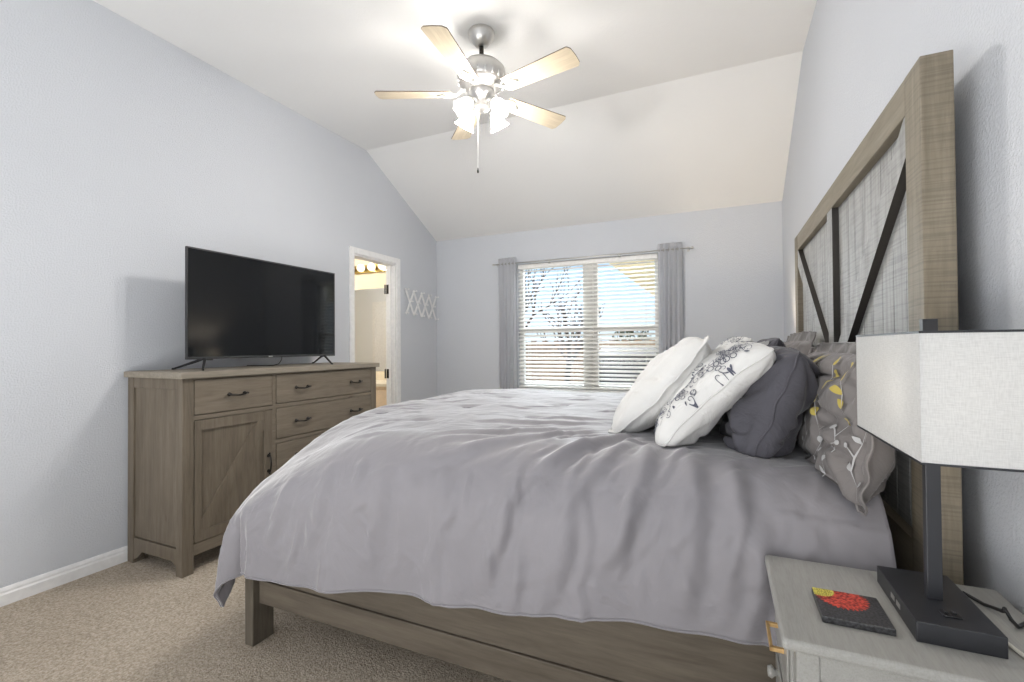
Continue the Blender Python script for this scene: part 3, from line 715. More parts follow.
for k in range(46):
    x_ = rc.uniform(-.75, .25); y_ = rc.uniform(-.05, .42); l_ = rc.uniform(.06, .20); a_ = rc.uniform(.5, 1.7)
    CREASES.append((x_-CXF, y_, x_-CXF-l_*math.cos(a_), y_-l_*math.sin(a_), rc.uniform(.0025, .0055), rc.uniform(.008, .014)))
for k in range(34):
    x_ = rc.uniform(-1.8, .2); y_ = rc.uniform(-.30, -.02); l_ = rc.uniform(.05, .16); a_ = rc.uniform(.3, 2.6)
    CREASES.append((x_-CXF, y_, x_-CXF-l_*math.cos(a_), y_-l_*math.sin(a_), rc.uniform(.002, .004), rc.uniform(.008, .014)))
TUFTS = [(-1.206, 1.722), (-.722, 1.50), (-.767, 1.934), (-.774, 2.369), (-1.246, 2.204), (-.802, 2.86), (-1.24, 2.65), (-1.62, 1.95), (-1.64, 2.45), (-.33, 2.2), (-.35, 2.7)]
def comf(px, py, raw=False):
    """point of the comforter for sheet coordinates px (from foot edge), py (from near edge)"""
    qx = max(0, RR-px); sgn = 1
    if py < W/2: qy = max(0, RR-py); ycen = CY0+RR; sgn = -1
    else: qy = max(0, py-(W-RR)); ycen = CY1-RR
    x = max(px, RR)+CXF; y = min(max(py, RR), W-RR)+CY0
    z0 = top_z(x, y)
    p_ = 2.9
    rho = (qx**p_+qy**p_)**(1/p_) if (qx or qy) else 0
    if rho > 0:
        h = math.hypot(qx, qy); cx_, cy_ = qx/h, qy/h
        out, dn = prof(rho)
        hang = max(0, dn-RR*.6)
        th = math.atan2(qy, qx)           # 0 foot, pi/2 side
        cor = (math.sin(2*th))**2 if (qx > 0 and qy > 0) else 0
        fl = .02*hang
        if cor: fl += .015*cor*min(1, hang/.22)+hang*(.03*cor) - .20*hang*math.exp(-((th-1.25)/.085)**2) + .06*hang*math.exp(-((th-1.0)/.14)**2)
        sx_ = px if qy > 0 else py
        if sgn < 0 or qy == 0:
            wv = .5*math.sin(sx_*9.5+1.0+1.5*nz(sx_*1.7, 2.2))+.35*math.sin(sx_*17+2+2*nz(sx_*2.1, 5.1))+.3*math.sin(sx_*29+hang*3)
        else: wv = math.sin(sx_*12)
        am = .015*min(1, hang/.35)
        fl += am*wv*(1-.8*(cor > 0))
        if cor: fl += .012*math.sin(th*16)*min(1, hang/.3)
        # hem tucks in a little
        out += fl
        if cor:
            out *= 1-.0*cor
        x -= cx_*out; y += sgn*cy_*out
        z0 -= dn
        nrm = (-cx_*min(1, out/RR), sgn*cy_*min(1, out/RR), max(0, 1-dn/RR)) if dn < RR else (-cx_, sgn*cy_, 0)
    else: nrm = (0, 0, 1)
    dcx, dcy = max(0, px), max(0, py)
    slump = .27*math.exp(-(dcx*dcx+dcy*dcy)/.20)
    if rho > 0: slump *= max(0, 1-dn/.55)
    z0 -= slump
    if sgn < 0:
        t3 = min(1, max(0, (px+CXF+.35)/.45)); y += .035*t3*t3*(3-2*t3)*max(0, min(1, (.5-py)/.5))
    ds = 0
    for cr in CREASES: ds += cz(px, py, cr)
    if rho < RR*.9:
        ds += .010*nz(px*3.0, py*3.0, 1)+.005*nz(px*8, py*8, 4)
        for tx, ty in TUFTS:
            dx_, dy_ = px+CXF-tx, py+CY0-ty
            rr2 = (dx_/.055)**2+(dy_/.035)**2
            if rr2 < 8: ds -= .011*math.exp(-rr2)
            r3 = (dx_/.14)**2+(dy_/.12)**2
            if r3 < 8: ds -= .006*math.exp(-r3)
    else: ds += .010*nz(px*4.0, py*2.0, 1)+.005*nz(px*11, py*5, 4)
    ds += .0022*nz(px*22+3*nz(px*5, py*5), py*22, 9)
    nv = Vector(nrm); nv.normalize()
    return Vector((x, y, z0))+nv*ds
def near_drop(px):                            # py of the hem on the near side
    x = max(px, 0)+CXF
    zh = .355+(x+1.60)*.104 if x > -1.6 else .355
    zh += .006*math.sin(px*9)+.002*math.sin(px*27)
    dn = .92-zh-RR
    return -(dn+RR*math.pi/2-RR)
ncx, ncy = 300, 330
fd = .45                                       # hang at the foot
cobm = B(); vs_ = []
FYD = .46
for i in range(ncx):
    u = i/(ncx-1); px = -fd+u*(XL+fd)
    nd = near_drop(px); row = []
    for j in range(ncy):
        v = j/(ncy-1)
        py = nd+v*(W+FYD-nd)
        row.append(cobm.verts.new(comf(px, py)))
    vs_.append(row)
for i in range(ncx-1):
    for j in range(ncy-1): cobm.faces.new([vs_[i][j], vs_[i+1][j], vs_[i+1][j+1], vs_[i][j+1]])
ct = thing('comforter', 'rumpled grey tufted comforter spread over the bed and hanging over its side', 'comforter', (-.75, 2.28, .3))
co = put('comforter_cloth', cobm, 'comf', ct, smooth=True)
solidify(co, .016, -1)
# piped hem along the near side and foot
bm = B(); pts = []
for i in range(0, ncx, 2):
    px = -fd+i/(ncx-1)*(XL+fd); pts.append(comf(px, near_drop(px)))
tube(bm, pts, .003, 6)
pts = []
for j in range(0, 120):
    nd = near_drop(-fd); pts.append(comf(-fd, nd+j/119*(W+FYD-nd)))
tube(bm, pts, .003, 6); put('hem_piping', bm, 'comf', ct, smooth=True)
for tx, ty in TUFTS:
    bm = B(); pts = []
    for k in range(7):
        a = (k/6-.5)*.07; p = comf(tx-CXF+a, ty-CY0+.012*a/.05); pts.append(p+Vector((0, 0, .0005)))
    tube(bm, pts, [.001, .0025, .003, .0035, .003, .0025, .001], 6); put('tuft_stitch', bm, 'seam', ct, smooth=True)
def bed_z(x, y):
    py = y-CY0
    if x > CXH: return .845
    if py < 0: return .5
    z = top_z(x, y)
    if py < RR:
        s = RR-py; z -= RR*(1-math.sqrt(max(0, 1-(s/RR)**2)))
    return z

# ================================================================== PILLOWS
class Pillow:
    def __init__(s, c, Wd, Ht, T, lean, yaw=0, seed=0, pin=.10, bend=0, wr=1.0, flange=0, sag=0, roll=0, cr=.07):
        s.cr = cr
        s.W, s.H, s.T, s.seed, s.pin, s.bend, s.wr, s.fl, s.sag = Wd, Ht, T, seed, pin, bend, wr, flange, sag
        l = R(lean); ez = Vector((-math.cos(l), 0, math.sin(l))); ey = Vector((math.sin(l), 0, math.cos(l))); ex = Vector((0, 1, 0))
        mm = Matrix.Rotation(R(yaw), 3, 'Z') @ Matrix((ex, ey, ez)).transposed() @ Matrix.Rotation(R(roll), 3, 'Z')
        s.m = mm; s.c = Vector(c)
    def pt(s, u, v, side, off=0):
        off *= max(1, s.wr)
        W_, H_ = s.W, s.H
        fu = W_/(W_+s.fl); fv = H_/(H_+s.fl)
        uu, vv = u/fu, v/fv                    # body coordinates; |.|>1 is flange
        ub, vb = max(-1, min(1, uu)), max(-1, min(1, vv))
        e_ = max(0, (1-abs(ub)**3))*max(0, (1-abs(vb)**2.6))
        z = s.T*e_**.42
        X = W_*uu*(1-s.pin*(1-vb*vb)*abs(ub)**3-s.cr*ub*ub*vb**4); Y = H_*vv*(1-s.pin*1.2*(1-ub*ub)*abs(vb)**3-s.cr*vb*vb*ub**4)
        q = s.seed*7.3+(3.1 if side < 0 else 0)
        edge = min(1, e_*3)
        wr = .010*nz(X*7+q, Y*7, q)+.006*nz(X*16, Y*16+q, q)
        # tension folds out of the four corners
        for cu in (-1, 1):
            for cv in (-1, 1):
                dx, dy = (u-cu)*W_, (v-cv)*H_; d = math.hypot(dx, dy); an = math.atan2(dy, dx)
                wr += .009*math.sin(an*11+q+cu)*math.exp(-(d/.17)**2)*min(1, d/.04)
        rid = abs(nz(X*5+q, Y*9+2*nz(X*3, Y*3, q), q+5)); wr -= .010*max(0, 1-rid*7)
        z = (z+wr*s.wr*edge)*side+off*side
        if e_ <= 0.0001: z += .006*nz(u*3+s.seed, v*3, s.seed)*s.wr+.0015*math.sin((u+v)*19)*s.wr*(s.fl > 0)
        z += s.bend*((Y/H_)**2-.3)*.1
        Y -= s.sag*(1-0)*(X/W_)**2*.05
        p = s.m @ Vector((X, Y, z))+s.c
        zb_ = bed_z(p.x, p.y)+.004
        if p.z < zb_: p.z = zb_+(p.z-zb_)*.0+.002*(1 if side > 0 else 0)
        # rest against the headboard
        xl = HX-.004
        if p.x > xl-.0: p.x = xl-(p.x-xl)*.02
        return p
    def mesh(s, nu=120, nv=70):
        bm = B(); f = []; 
        def mp(t): return math.sin((t-.5)*math.pi)*.5*.35+(t-.5)*.65*1.0+.5
        g = {}
        for side in (1, -1):
            for i in range(nu):
                for j in range(nv):
                    bd = i in (0, nu-1) or j in (0, nv-1)
                    if bd and side < 0: g[(i, j, -1)] = g[(i, j, 1)]; continue
                    u, v = mp(i/(nu-1))*2-1, mp(j/(nv-1))*2-1
                    g[(i, j, side)] = bm.verts.new(s.pt(u, v, side))
        for side in (1, -1):
            for i in range(nu-1):
                for j in range(nv-1):
                    q = [g[(i, j, side)], g[(i+1, j, side)], g[(i+1, j+1, side)], g[(i, j+1, side)]]
                    if side < 0: q = q[::-1]
                    try: bm.faces.new(q)
                    except ValueError: pass
        return bm
    # embroidery primitives, drawn in metres on the face around (u,v)
    def at(s, u, v, dx=0, dy=0, off=.0035, side=1): return s.pt(max(-1, min(1, u+dx/s.W)), max(-1, min(1, v+dy/s.H)), side, off)
    def leaf(s, bm, u, v, a, ln, wd, n=10, side=1, off=.0035):
        ca, sa = math.cos(a), math.sin(a); L_ = []
        for k in range(n+1):
            t = k/n; w_ = wd*math.sin(math.pi*t)**.8; L_.append([s.at(u, v, ca*ln*t-sa*w_*q, sa*ln*t+ca*w_*q, off, side) for q in (-1, 0, 1)])
        V = [[bm.verts.new(p) for p in r] for r in L_]
        for r0, r1 in zip(V, V[1:]):
            for q in (0, 1): bm.faces.new([r0[q], r0[q+1], r1[q+1], r1[q]])
    def stroke(s, bm, pts, wd, side=1):
        """pts in metres (X,Y) of the pillow face"""
        V = []
        for i, p in enumerate(pts):
            a, b2 = pts[max(0, i-1)], pts[min(len(pts)-1, i+1)]
            dx, dy = b2[0]-a[0], b2[1]-a[1]; l = math.hypot(dx, dy) or 1; nx, ny = -dy/l*wd/2, dx/l*wd/2
            V.append([bm.verts.new(s.at(0, 0, p[0]+nx, p[1]+ny, side=side)), bm.verts.new(s.at(0, 0, p[0]-nx, p[1]-ny, side=side))])
        for r0, r1 in zip(V, V[1:]): bm.faces.new([r0[0], r0[1], r1[1], r1[0]])
    def ring(s, bm, X, Y, r, wd, side=1, n=16): s.stroke(bm, [(X+r*math.cos(2*math.pi*k/n), Y+r*math.sin(2*math.pi*k/n)) for k in range(n+1)], wd, side)
    def disk(s, bm, X, Y, r, side=1, n=10):
        c = bm.verts.new(s.at(0, 0, X, Y, side=side, off=.0042)); rg = [bm.verts.new(s.at(0, 0, X+r*math.cos(2*math.pi*k/n), Y+r*math.sin(2*math.pi*k/n), side=side)) for k in range(n)]
        for k in range(n): bm.faces.new([c, rg[k], rg[(k+1) % n]])
    def flower(s, bm, X, Y, r, side=1, petals=6, rnd=random):
        a0 = rnd.random()*6
        s.ring(bm, X, Y, r*.25, r*.09, side, 10)
        for k in range(petals):
            a = a0+2*math.pi*k/petals; s.ring(bm, X+r*.62*math.cos(a), Y+r*.62*math.sin(a), r*.27, r*.08, side, 9)
    def curl(s, bm, X, Y, r, a0, sg, side=1):
        s.stroke(bm, [(X+r*(1-k/18*.85)*math.cos(a0+sg*k*.42), Y+r*(1-k/18*.85)*math.sin(a0+sg*k*.42)) for k in range(17)], .0022, side)
def floral(p, par, side, rnd, spots):
    bm = B()
    for (X, Y, r) in spots:
        p.flower(bm, X, Y, r, side, rnd.choice((5, 6, 7)), rnd)
        for k in range(3):
            a = rnd.random()*6.28; p.curl(bm, X+r*1.6*math.cos(a), Y+r*1.6*math.sin(a), r*.5, rnd.random()*6, rnd.choice((-1, 1)), side)
        for k in range(4):
            a = rnd.random()*6.28; x, y = X+r*1.3*math.cos(a), Y+r*1.3*math.sin(a); p.leaf(bm, x/p.W, y/p.H, a+rnd.uniform(-.5, .5), r*.5, r*.09, 6, side)
    o = put('embroidery', bm, 'ink', par, smooth='keep', label='dark scrolled floral embroidery')
def add_pillow(p, label, mat, group=None, piping=None):
    c0 = p.c.copy(); t = thing('pillow', label, 'pillow', (c0.x, c0.y, bed_z(c0.x, c0.y)), group)
    o = put('pillow_cover', p.mesh(), mat, t, smooth=True)
    bm = B(); pts = []; fl = 1
    for k in range(60): pts.append(p.pt(-1+2*k/60, -1, 1))
    for k in range(40): pts.append(p.pt(1, -1+2*k/40, 1))
    for k in range(60): pts.append(p.pt(1-2*k/60, 1, 1))
    for k in range(40): pts.append(p.pt(-1, 1-2*k/40, 1))
    tube(bm, pts, piping or .003, 6, closed=True); put('edge_seam', bm, mat, t, smooth=True)
    return t
rp = random.Random(5)
# near row, from the foot side to the headboard
pA = Pillow((-.21, 2.02, 1.07), .40, .235, .092, 43, yaw=3, seed=1, pin=.03, flange=.02, bend=.2)
tA = add_pillow(pA, 'plain white pillow nearest the foot, in front of the floral one', 'white_p')
pB = Pillow((-.045, 1.86, 1.07), .41, .235, .088, 45, yaw=2, seed=2, pin=.05, bend=-.2)
tB = add_pillow(pB, 'white pillow with dark floral embroidery leaning on the charcoal pillow, near side', 'white_p')
spots = []
for k in range(9):
    spots.append((-pB.W*(.80-.08*math.sin(k*1.7)), pB.H*(-.80+k*.195), .026+.010*(k > 5)))
spots += [(-pB.W*.70, pB.H*.72, .032), (-pB.W*.55, pB.H*.74, .028), (-pB.W*.76, pB.H*.5, .022), (-pB.W*.60, pB.H*.55, .024), (-pB.W*.3, pB.H*.85, .03), (0, pB.H*.86, .03), (-pB.W*.72, -pB.H*.75, .02), (-pB.W*.55, -pB.H*.85, .024), (-pB.W*.78, -pB.H*.2, .018)]
floral(pB, tB, 1, rp, spots)
pC = Pillow((.130, 1.88, 1.04), .41, .195, .108, 22, yaw=0, seed=3, pin=.02, wr=2.2, cr=.10)
tC = add_pillow(pC, 'plump charcoal grey pillow between the white floral and taupe leaf pillows', 'grey_p')
pD = Pillow((.305, 1.745, 1.01), .43, .195, .085, 6, yaw=0, seed=4, pin=.0, flange=.03, wr=2.4)
tD = add_pillow(pD, 'taupe grey pillow with yellow leaf embroidery, partly behind the lamp shade', 'taupe_p')
# far row
pE = Pillow((-.30, 2.84, 1.055), .40, .20, .09, 42, yaw=-4, seed=5, pin=.05, flange=.03)
tE = add_pillow(pE, 'white pillow with ruffled edge furthest toward the window and the foot', 'white_p')
pF = Pillow((-.02, 2.82, 1.085), .40, .235, .085, 38, yaw=2, seed=6, pin=.06)
tF = add_pillow(pF, 'white floral embroidered pillow on the far side, only its top corner showing', 'white_p')
sp = [(-pF.W*(.85-.17*k), pF.H*.80, .035) for k in range(8)]+[(-pF.W*.85, pF.H*(.5-.3*k), .03) for k in range(4)]
floral(pF, tF, 1, rp, sp)
pG = Pillow((.16, 2.76, 1.07), .40, .215, .075, 22, yaw=0, seed=7, pin=.05, wr=1.6)
tG = add_pillow(pG, 'dark grey white flecked pillow on the far side beside the headboard', 'grey_p')
bm = B()
for k in range(26):
    x, y = rp.uniform(-.36, .2), rp.uniform(.06, .19); pG.leaf(bm, x/pG.W, y/pG.H, rp.random()*6.28, .04, .010, 7)
put('embroidery', bm, 'sprig', tG, smooth='keep', label='white leaf pattern')
pH = Pillow((.30, 2.72, 1.05), .42, .205, .07, 14, yaw=0, seed=8, pin=.03, flange=.05, wr=2.2)
tH = add_pillow(pH, 'crumpled pale taupe pillow on the far side against the headboard', 'taupe_p')
# yellow leaves and sprigs on the taupe pillow (its camera side end)
def sprigs(p, par, side, xo, rnd):
    bl_, by = B(), B()
    for s_ in range(5):
        X0 = xo+s_*.085+rnd.uniform(-.01, .01); pts = [(X0+.018*math.sin(k*.7+s_), -.13+k*.030) for k in range(11)]
        p.stroke(bl_, pts, .0018, side)
        for k in range(1, 10):
            x, y = pts[k]; q = rnd.choice((-1, 1)); a = math.pi/2+q*rnd.uniform(.6, 1.1)
            if k > 4: p.leaf(by, x/p.W, y/p.H, a, rnd.uniform(.026, .038), .007, 8, side)
            elif rnd.random() < .6: p.leaf(bl_, x/p.W, y/p.H, a+math.pi*.0, rnd.uniform(.018, .028), .005, 8, side)
            else:
                x2, y2 = x+.028*math.cos(a), y+.028*math.sin(a); p.stroke(bl_, [(x, y), ((x+x2)/2, (y+y2)/2+.004), (x2, y2)], .002, side); p.disk(bl_, x2, y2, .0055, side)
    put('yellow_leaf_embroidery', by, 'yellow', par, smooth='keep'); put('sprig_embroidery', bl_, 'sprig', par, smooth='keep')
sprigs(pD, tD, 1, -.41, rp)

# ================================================================== NIGHTSTAND
NX0, NX1, NY0, NY1, NZ = .087, .500, .909, 1.217+.047, .735
NY1 = 1.262
nt_ = thing('nightstand', 'small grey painted nightstand holding the lamp beside the bed', 'nightstand', ((NX0+NX1)/2, (NY0+NY1)/2, 0))
bm = B(); box(bm, NX0, NX1, NY0, NY1, NZ-.020, NZ, .007, 4); put('top', bm, 'ns', nt_, smooth=False)
ix0, iy0_, iy1_ = NX0+.022, NY0+.016, NY1-.016
bm = B(); box(bm, ix0+.012, NX1-.012, iy0_+.008, iy1_-.008, .06, NZ-.02); put('body', bm, 'ns', nt_)
for xa in (ix0, NX1-.04):
    for ya_ in (iy0_, iy1_-.035):
        bm = B(); box(bm, xa, xa+.035, ya_, ya_+.035, 0, NZ-.02, .003); put('leg', bm, 'ns', nt_)
for ya_, yb_ in ((iy0_+.002, iy0_+.008), (iy1_-.008, iy1_-.002)):
    for z0, z1 in ((NZ-.065, NZ-.02), (.06, .11)):
        bm = B(); box(bm, ix0+.035, NX1-.04, ya_, yb_, z0, z1, .001); put('side_rail', bm, 'ns', nt_)
for z0, z1, nm in ((NZ-.155, NZ-.028, 'drawer'), (.10, NZ-.165, 'door')):
    bm = B(); box(bm, ix0-.004, ix0+.014, iy0_+.038, iy1_-.038, z0, z1, .003); box(bm, ix0-.008, ix0-.004, iy0_+.055, iy1_-.055, z0+.018, z1-.018, .002)
    dd = put(nm, bm, 'ns', nt_)
    if nm == 'drawer':
        bm = B(); xx = ix0-.008; za = NZ-.085; ya_, yb_ = 1.02, 1.115
        box(bm, xx-.024, xx-.018, ya_, yb_, za-.004, za+.004, .001); box(bm, xx-.024, xx+.001, ya_, ya_+.008, za-.004, za+.004, .001); box(bm, xx-.024, xx+.001, yb_-.008, yb_, za-.004, za+.004, .001)
        put('handle', bm, 'gold', dd, label='square gold pull')
    else:
        bm = B(); lathe(bm, [(0, .02), (.010, .019), (.013, .012), (.007, .006), (.006, 0)], (ix0-.008, 1.14, NZ-.20), 14, Vector((-1, 0, 0))); put('knob', bm, 'ns', dd, smooth=True)

# ================================================================== LAMP
LX, LY = .3455, 1.09
lt = thing('table_lamp', 'table lamp with rectangular white linen shade on a black base, beside the coaster', 'lamp', (LX, LY, NZ))
bm = B(); box(bm, .290, .404, .988, 1.205, NZ, NZ+.034, .0015); ba = put('base', bm, 'lampmetal', lt)
bm = B(); box(bm, LX-.011, LX+.011, LY-.008, LY+.008, NZ+.034, 1.275, .001); put('pole', bm, 'lampmetal', lt)
bm = B(); box(bm, .336, .362, 1.022, 1.044, NZ+.034, NZ+.0365, .001); sw = put('switch', bm, 'black', lt)
for x in (.341, .352):
    bm = B(); box(bm, x, x+.005, 1.030, 1.038, NZ+.0365, NZ+.040, .001); put('rocker', bm, 'black', sw)
bm = B(); box(bm, .2892, .2902, 1.065, 1.085, NZ+.013, NZ+.022); box(bm, .2892, .2902, 1.095, 1.115, NZ+.013, NZ+.022); put('charging_port', bm, 'nickel', lt)
sx0, sx1, sy0, sy1, sz0, sz1 = .276, .415, .907, 1.275, 1.046, 1.249
bm = B(); tk = .002
box(bm, sx0, sx0+tk, sy0, sy1, sz0, sz1); box(bm, sx1-tk, sx1, sy0, sy1, sz0, sz1); box(bm, sx0+tk, sx1-tk, sy0, sy0+tk, sz0, sz1); box(bm, sx0+tk, sx1-tk, sy1-tk, sy1, sz0, sz1)
sh = put('shade', bm, 'shade', lt)
for z in (sz0, sz1-.0025):
    bm = B(); e2 = .0006
    box(bm, sx0-e2, sx0+.0025, sy0-e2, sy1+e2, z-.0005, z+.003); box(bm, sx1-.0025, sx1+e2, sy0-e2, sy1+e2, z-.0005, z+.003); box(bm, sx0, sx1, sy0-e2, sy0+.0025, z-.0005, z+.003); box(bm, sx0, sx1, sy1-.0025, sy1+e2, z-.0005, z+.003)
    put('shade_trim', bm, 'lampmetal', sh)
bm = B(); tube(bm, [(sx0+.002, LY, 1.235), (sx1-.002, LY, 1.235)], .0022, 6); tube(bm, [(LX, sy0+.002, 1.235), (LX, sy1-.002, 1.235)], .0022, 6); put('shade_fitter', bm, 'lampmetal', lt)
bm = B(); lathe(bm, [(0, 0), (.012, 0), (.013, .02), (.024, .05), (.026, .065), (.018, .085), (0, .092)], (LX+.0, LY+.04, 1.10), 18); bu = put('bulb', bm, 'lamp_on', lt, smooth=True)
bm = B(); box(bm, LX-.008, LX+.008, LY+.006, LY+.05, 1.088, 1.10, .002); put('bulb_socket', bm, 'lampmetal', lt)
bm = B(); tube(bm, [(.404, 1.17, NZ+.012), (.425, 1.20, NZ+.008), (.445, 1.17, NZ+.004), (.452, 1.12, NZ+.018), (.447, 1.105, NZ+.030), (.45, 1.09, NZ+.018), (.462, 1.10, NZ+.004), (.49, 1.13, NZ+.004), (.508, 1.15, NZ-.02), (.508, 1.15, .35)], .0032, 7)
put('lamp_cord', bm, 'black', lt, smooth=True)
bm = B(); tube(bm, [(.414, 1.262, NZ+.0035), (.412, 1.15, NZ+.0035), (.418, 1.05, NZ+.0035), (.432, .98, NZ+.0035), (.470, .93, NZ+.0035), (.508, .90, NZ-.02), (.508, .90, .4)], .0032, 7)
put('charging_cable', bm, 'cream_cord', None, 'cream cable lying along the back of the lamp base on the nightstand', 'cable', smooth=True)
def dup(root, loc, label):
    def rec(o, par):
        c = o.copy(); col.objects.link(c); c.parent = par
        for ch in o.children: rec(ch, c)
        return c
    r = rec(root, None); r.location = loc; r['label'] = label; return r
ld = bpy.data.lights.new('lamp_light', 'POINT'); ld.energy = LAMP_W; ld.shadow_soft_size = .03; ld.color = (1, .92, .82)
lo = bpy.data.objects.new('lamp_light', ld); lo.location = (LX, LY-.07, 1.15); col.objects.link(lo)
FYN = 3.68
n2 = dup(nt_, ((NX0+NX1)/2, FYN+(NY1-NY0)/2, 0), 'grey painted nightstand on the window side of the bed, hidden behind the pillows')
l2 = dup(lt, (LX, FYN+.19, NZ), 'switched on linen shade lamp on the window side of the bed, mirrored in the television')
ld = bpy.data.lights.new('lamp_light', 'POINT'); ld.energy = 22; ld.shadow_soft_size = .03; ld.color = (1, .80, .55)
lo = bpy.data.objects.new('lamp_light', ld); lo.location = (LX, FYN+.28, 1.15); col.objects.link(lo)
# coaster
def coaster_mat():
    m, nt, bs = new_mat('painted slate coaster'); bs.inputs['Roughness'].default_value = .4
    t_ = N(nt, 'ShaderNodeTexCoord'); s = N(nt, 'ShaderNodeSeparateXYZ'); nt.links.new(t_.outputs['Object'], s.inputs[0])
    def math_(op, a, b2=None):
        n = N(nt, 'ShaderNodeMath', operation=op)
        for i, q in enumerate((a, b2)):
            if q is None: continue
            if isinstance(q, (int, float)): n.inputs[i].default_value = q
            else: nt.links.new(q, n.inputs[i])
        return n.outputs[0]
    def disc(cx_, cy_, r, rays=0, ra=0.0):
        dx = math_('SUBTRACT', s.outputs['X'], cx_); dy = math_('SUBTRACT', s.outputs['Y'], cy_)
        d = math_('SQRT', math_('ADD', math_('MULTIPLY', dx, dx), math_('MULTIPLY', dy, dy)))
        if rays: d = math_('ADD', d, math_('MULTIPLY', math_('SINE', math_('MULTIPLY', math_('ARCTAN2', dy, dx), rays)), ra))
        return math_('LESS_THAN', d, r), d
    red, dr_ = disc(-.008, .027, .041, 34, .003); yel, dy_ = disc(-.041, .046, .024, 0)
    f = noise_t(nt, coords(nt), 260, 3); base = ramp(nt, f, [(.35, (.012, .012, .013)), (.7, (.075, .075, .08))])
    redc = ramp(nt, noise_t(nt, coords(nt), 190, 2), [(.38, (.16, .01, .01)), (.62, (.60, .08, .05))])
    yc = ramp(nt, noise_t(nt, coords(nt, (3, 1, 1)), 220, 2), [(.4, (.25, .22, .03)), (.6, (.62, .55, .10))])
    nzx = N(nt, 'ShaderNodeNewGeometry'); sn = N(nt, 'ShaderNodeSeparateXYZ'); nt.links.new(nzx.outputs['Normal'], sn.inputs[0]); up_ = math_('GREATER_THAN', sn.outputs['Z'], .8)
    a = N(nt, 'ShaderNodeMix', data_type='RGBA'); nt.links.new(math_('MULTIPLY', red, up_), a.inputs[0]); nt.links.new(base, a.inputs[6]); nt.links.new(redc, a.inputs[7])
    b3 = N(nt, 'ShaderNodeMix', data_type='RGBA'); nt.links.new(math_('MULTIPLY', yel, up_), b3.inputs[0]); nt.links.new(a.outputs[2], b3.inputs[6]); nt.links.new(yc, b3.inputs[7])
    nt.links.new(b3.outputs[2], bs.inputs['Base Color']); bump(nt, bs, f, .3, .001); return m
bm = B(); box(bm, .158, .264, .990, 1.101, NZ, NZ+.012, .002)
put('coaster', bm, coaster_mat(), None, 'black square coaster painted with a red sunflower on the nightstand', 'coaster')

# ================================================================== OUTSIDE
bm = B(); box(bm, -30, 20, BK+.2, 60, -.5, -.35); put('lawn', bm, 'ground', kind='structure')
ft_ = thing('backyard_fence', 'brown wooden backyard fence seen low through the blind slats', 'fence', (-4, 11, -.35))
bm = B()
for k in range(90):
    x = -12+k*.152; box(bm, x, x+.145, 11, 11.02, -.35, 1.36+.01*math.sin(k*3.3))
put('fence_boards', bm, 'fence', ft_)
for k in range(7):
    bm = B(); box(bm, -12+k*2.2, -11.9+k*2.2, 11.02, 11.12, -.35, 1.3); put('fence_post', bm, 'fence', ft_)
bm = B(); box(bm, -12, 1.6, 11.02, 11.06, 1.05, 1.14); box(bm, -12, 1.6, 11.02, 11.06, .1, .19); put('fence_rail', bm, 'fence', ft_)
# dark shed with a low roof
st_ = thing('garden_shed', 'dark garden shed in the backyard seen through the right half of the window', 'shed', (-1.3, 8.6, -.35))
bm = B(); box(bm, -1.95, -.5, 8.0, 9.2, -.35, 1.06); put('shed_wall', bm, 'shed', st_)
bm = B(); prism(bm, [(7.9, 1.06), (9.3, 1.06), (9.3, 1.09), (8.6, 1.22), (7.9, 1.09)], 0, -2.0, -.4); put('shed_roof', bm, 'roof', st_)
bm = B(); box(bm, -2.17, -2.05, 8.0, 8.2, -.35, 1.2); put('brick_pier', bm, 'brick', None, 'slim rust coloured brick pier beside the dark shed outside', 'pier')
# own eave to the right
et = thing('patio_roof', 'tan patio roof reaching across the upper right of the window outside', 'roof', (.5, 9, -.35))
bm = B(); prism(bm, [(6.0, 2.40), (16, 2.40), (16, 2.55), (6.0, 2.55)], 0, -1.44, 3.5); put('roof_underside', bm, 'soffit', et)
for k in range(3):
    bm = B(); box(bm, -.15, .0, 6.1+k*4.6, 6.25+k*4.6, -.35, 2.4); put('roof_post', bm, 'soffit', et)
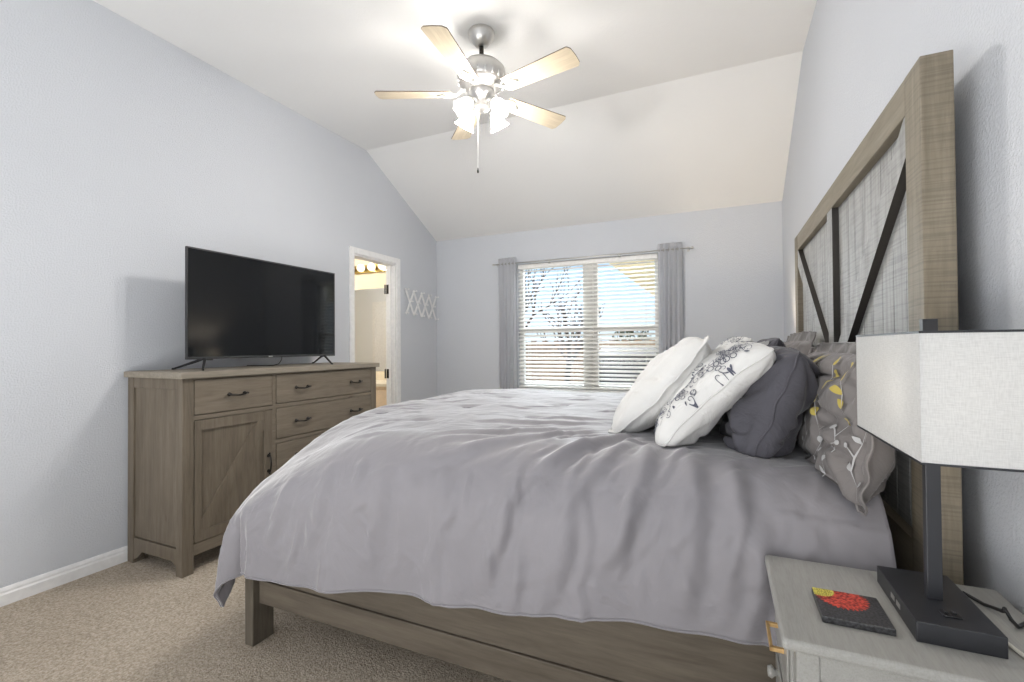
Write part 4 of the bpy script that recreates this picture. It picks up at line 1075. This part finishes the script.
# trees
def tree(x, y, h, seed, label, name='bare_tree'):
    rr = random.Random(seed); bm = B()
    def br(p, d, l, r, dep):
        pts = [p]; q = p.copy(); dd = d.copy()
        for k in range(3):
            dd = (dd+Vector((rr.uniform(-.16, .16), rr.uniform(-.16, .16), rr.uniform(-.05, .12)))).normalized(); q = q+dd*l/3; pts.append(q.copy())
        tube(bm, pts, [r, r*.9, r*.8, r*.68], 6 if dep < 2 else 4, cap=True)
        if dep < 5:
            for k in range(3 if dep < 4 else 2):
                nd = (dd+Vector((rr.uniform(-.9, .9), rr.uniform(-.9, .9), rr.uniform(-.2, .7)))).normalized()
                br(pts[rr.choice((2, 3))], nd, l*rr.uniform(.62, .82), r*.58, dep+1)
    br(Vector((x, y, -.35)), Vector((0, 0, 1)), h*.3, .09, 0)
    t_ = thing(name, label, 'tree', (x, y, -.35)); put('trunk_and_branches', bm, 'bark', t_)
tree(-4.4, 9.6, 4.2, 3, 'bare dark tree outside behind the left half of the window')
tree(-3.3, 10.2, 3.4, 5, 'slender bare sapling outside near the window mullion')
tree(-5.6, 12.5, 5.2, 8, 'bare tree beyond the fence at the left window edge')
def bush(x, y, z, r, seed, label):
    rr = random.Random(seed); bm = B()
    for k in range(420):
        d = Vector((rr.gauss(0, 1), rr.gauss(0, 1), rr.gauss(0, 1))).normalized()*r*rr.uniform(.55, 1); d.z *= .8
        m_ = Matrix.Rotation(rr.random()*6, 3, Vector((rr.random(), rr.random(), rr.random()+.01)).normalized()); c_ = Vector((x, y, z))+d
        q = [bm.verts.new(c_+m_ @ Vector(v)) for v in ((-.05, 0, 0), (0, -.03, .01), (.06, 0, 0), (0, .03, .01))]; bm.faces.new(q)
    t_ = thing('evergreen_bush', label, 'bush', (x, y, -.35)); put('foliage', bm, 'leaf', t_)
    bm = B(); tube(bm, [(x, y, -.35), (x, y, z)], .05, 8); put('trunk', bm, 'bark', t_)
bush(-2.15, 12.4, 1.35, .55, 2, 'dark evergreen bush beyond the fence right of the window mullion')
bush(-.95, 12.4, 1.6, .5, 6, 'small evergreen bush beyond the fence at the right window edge')
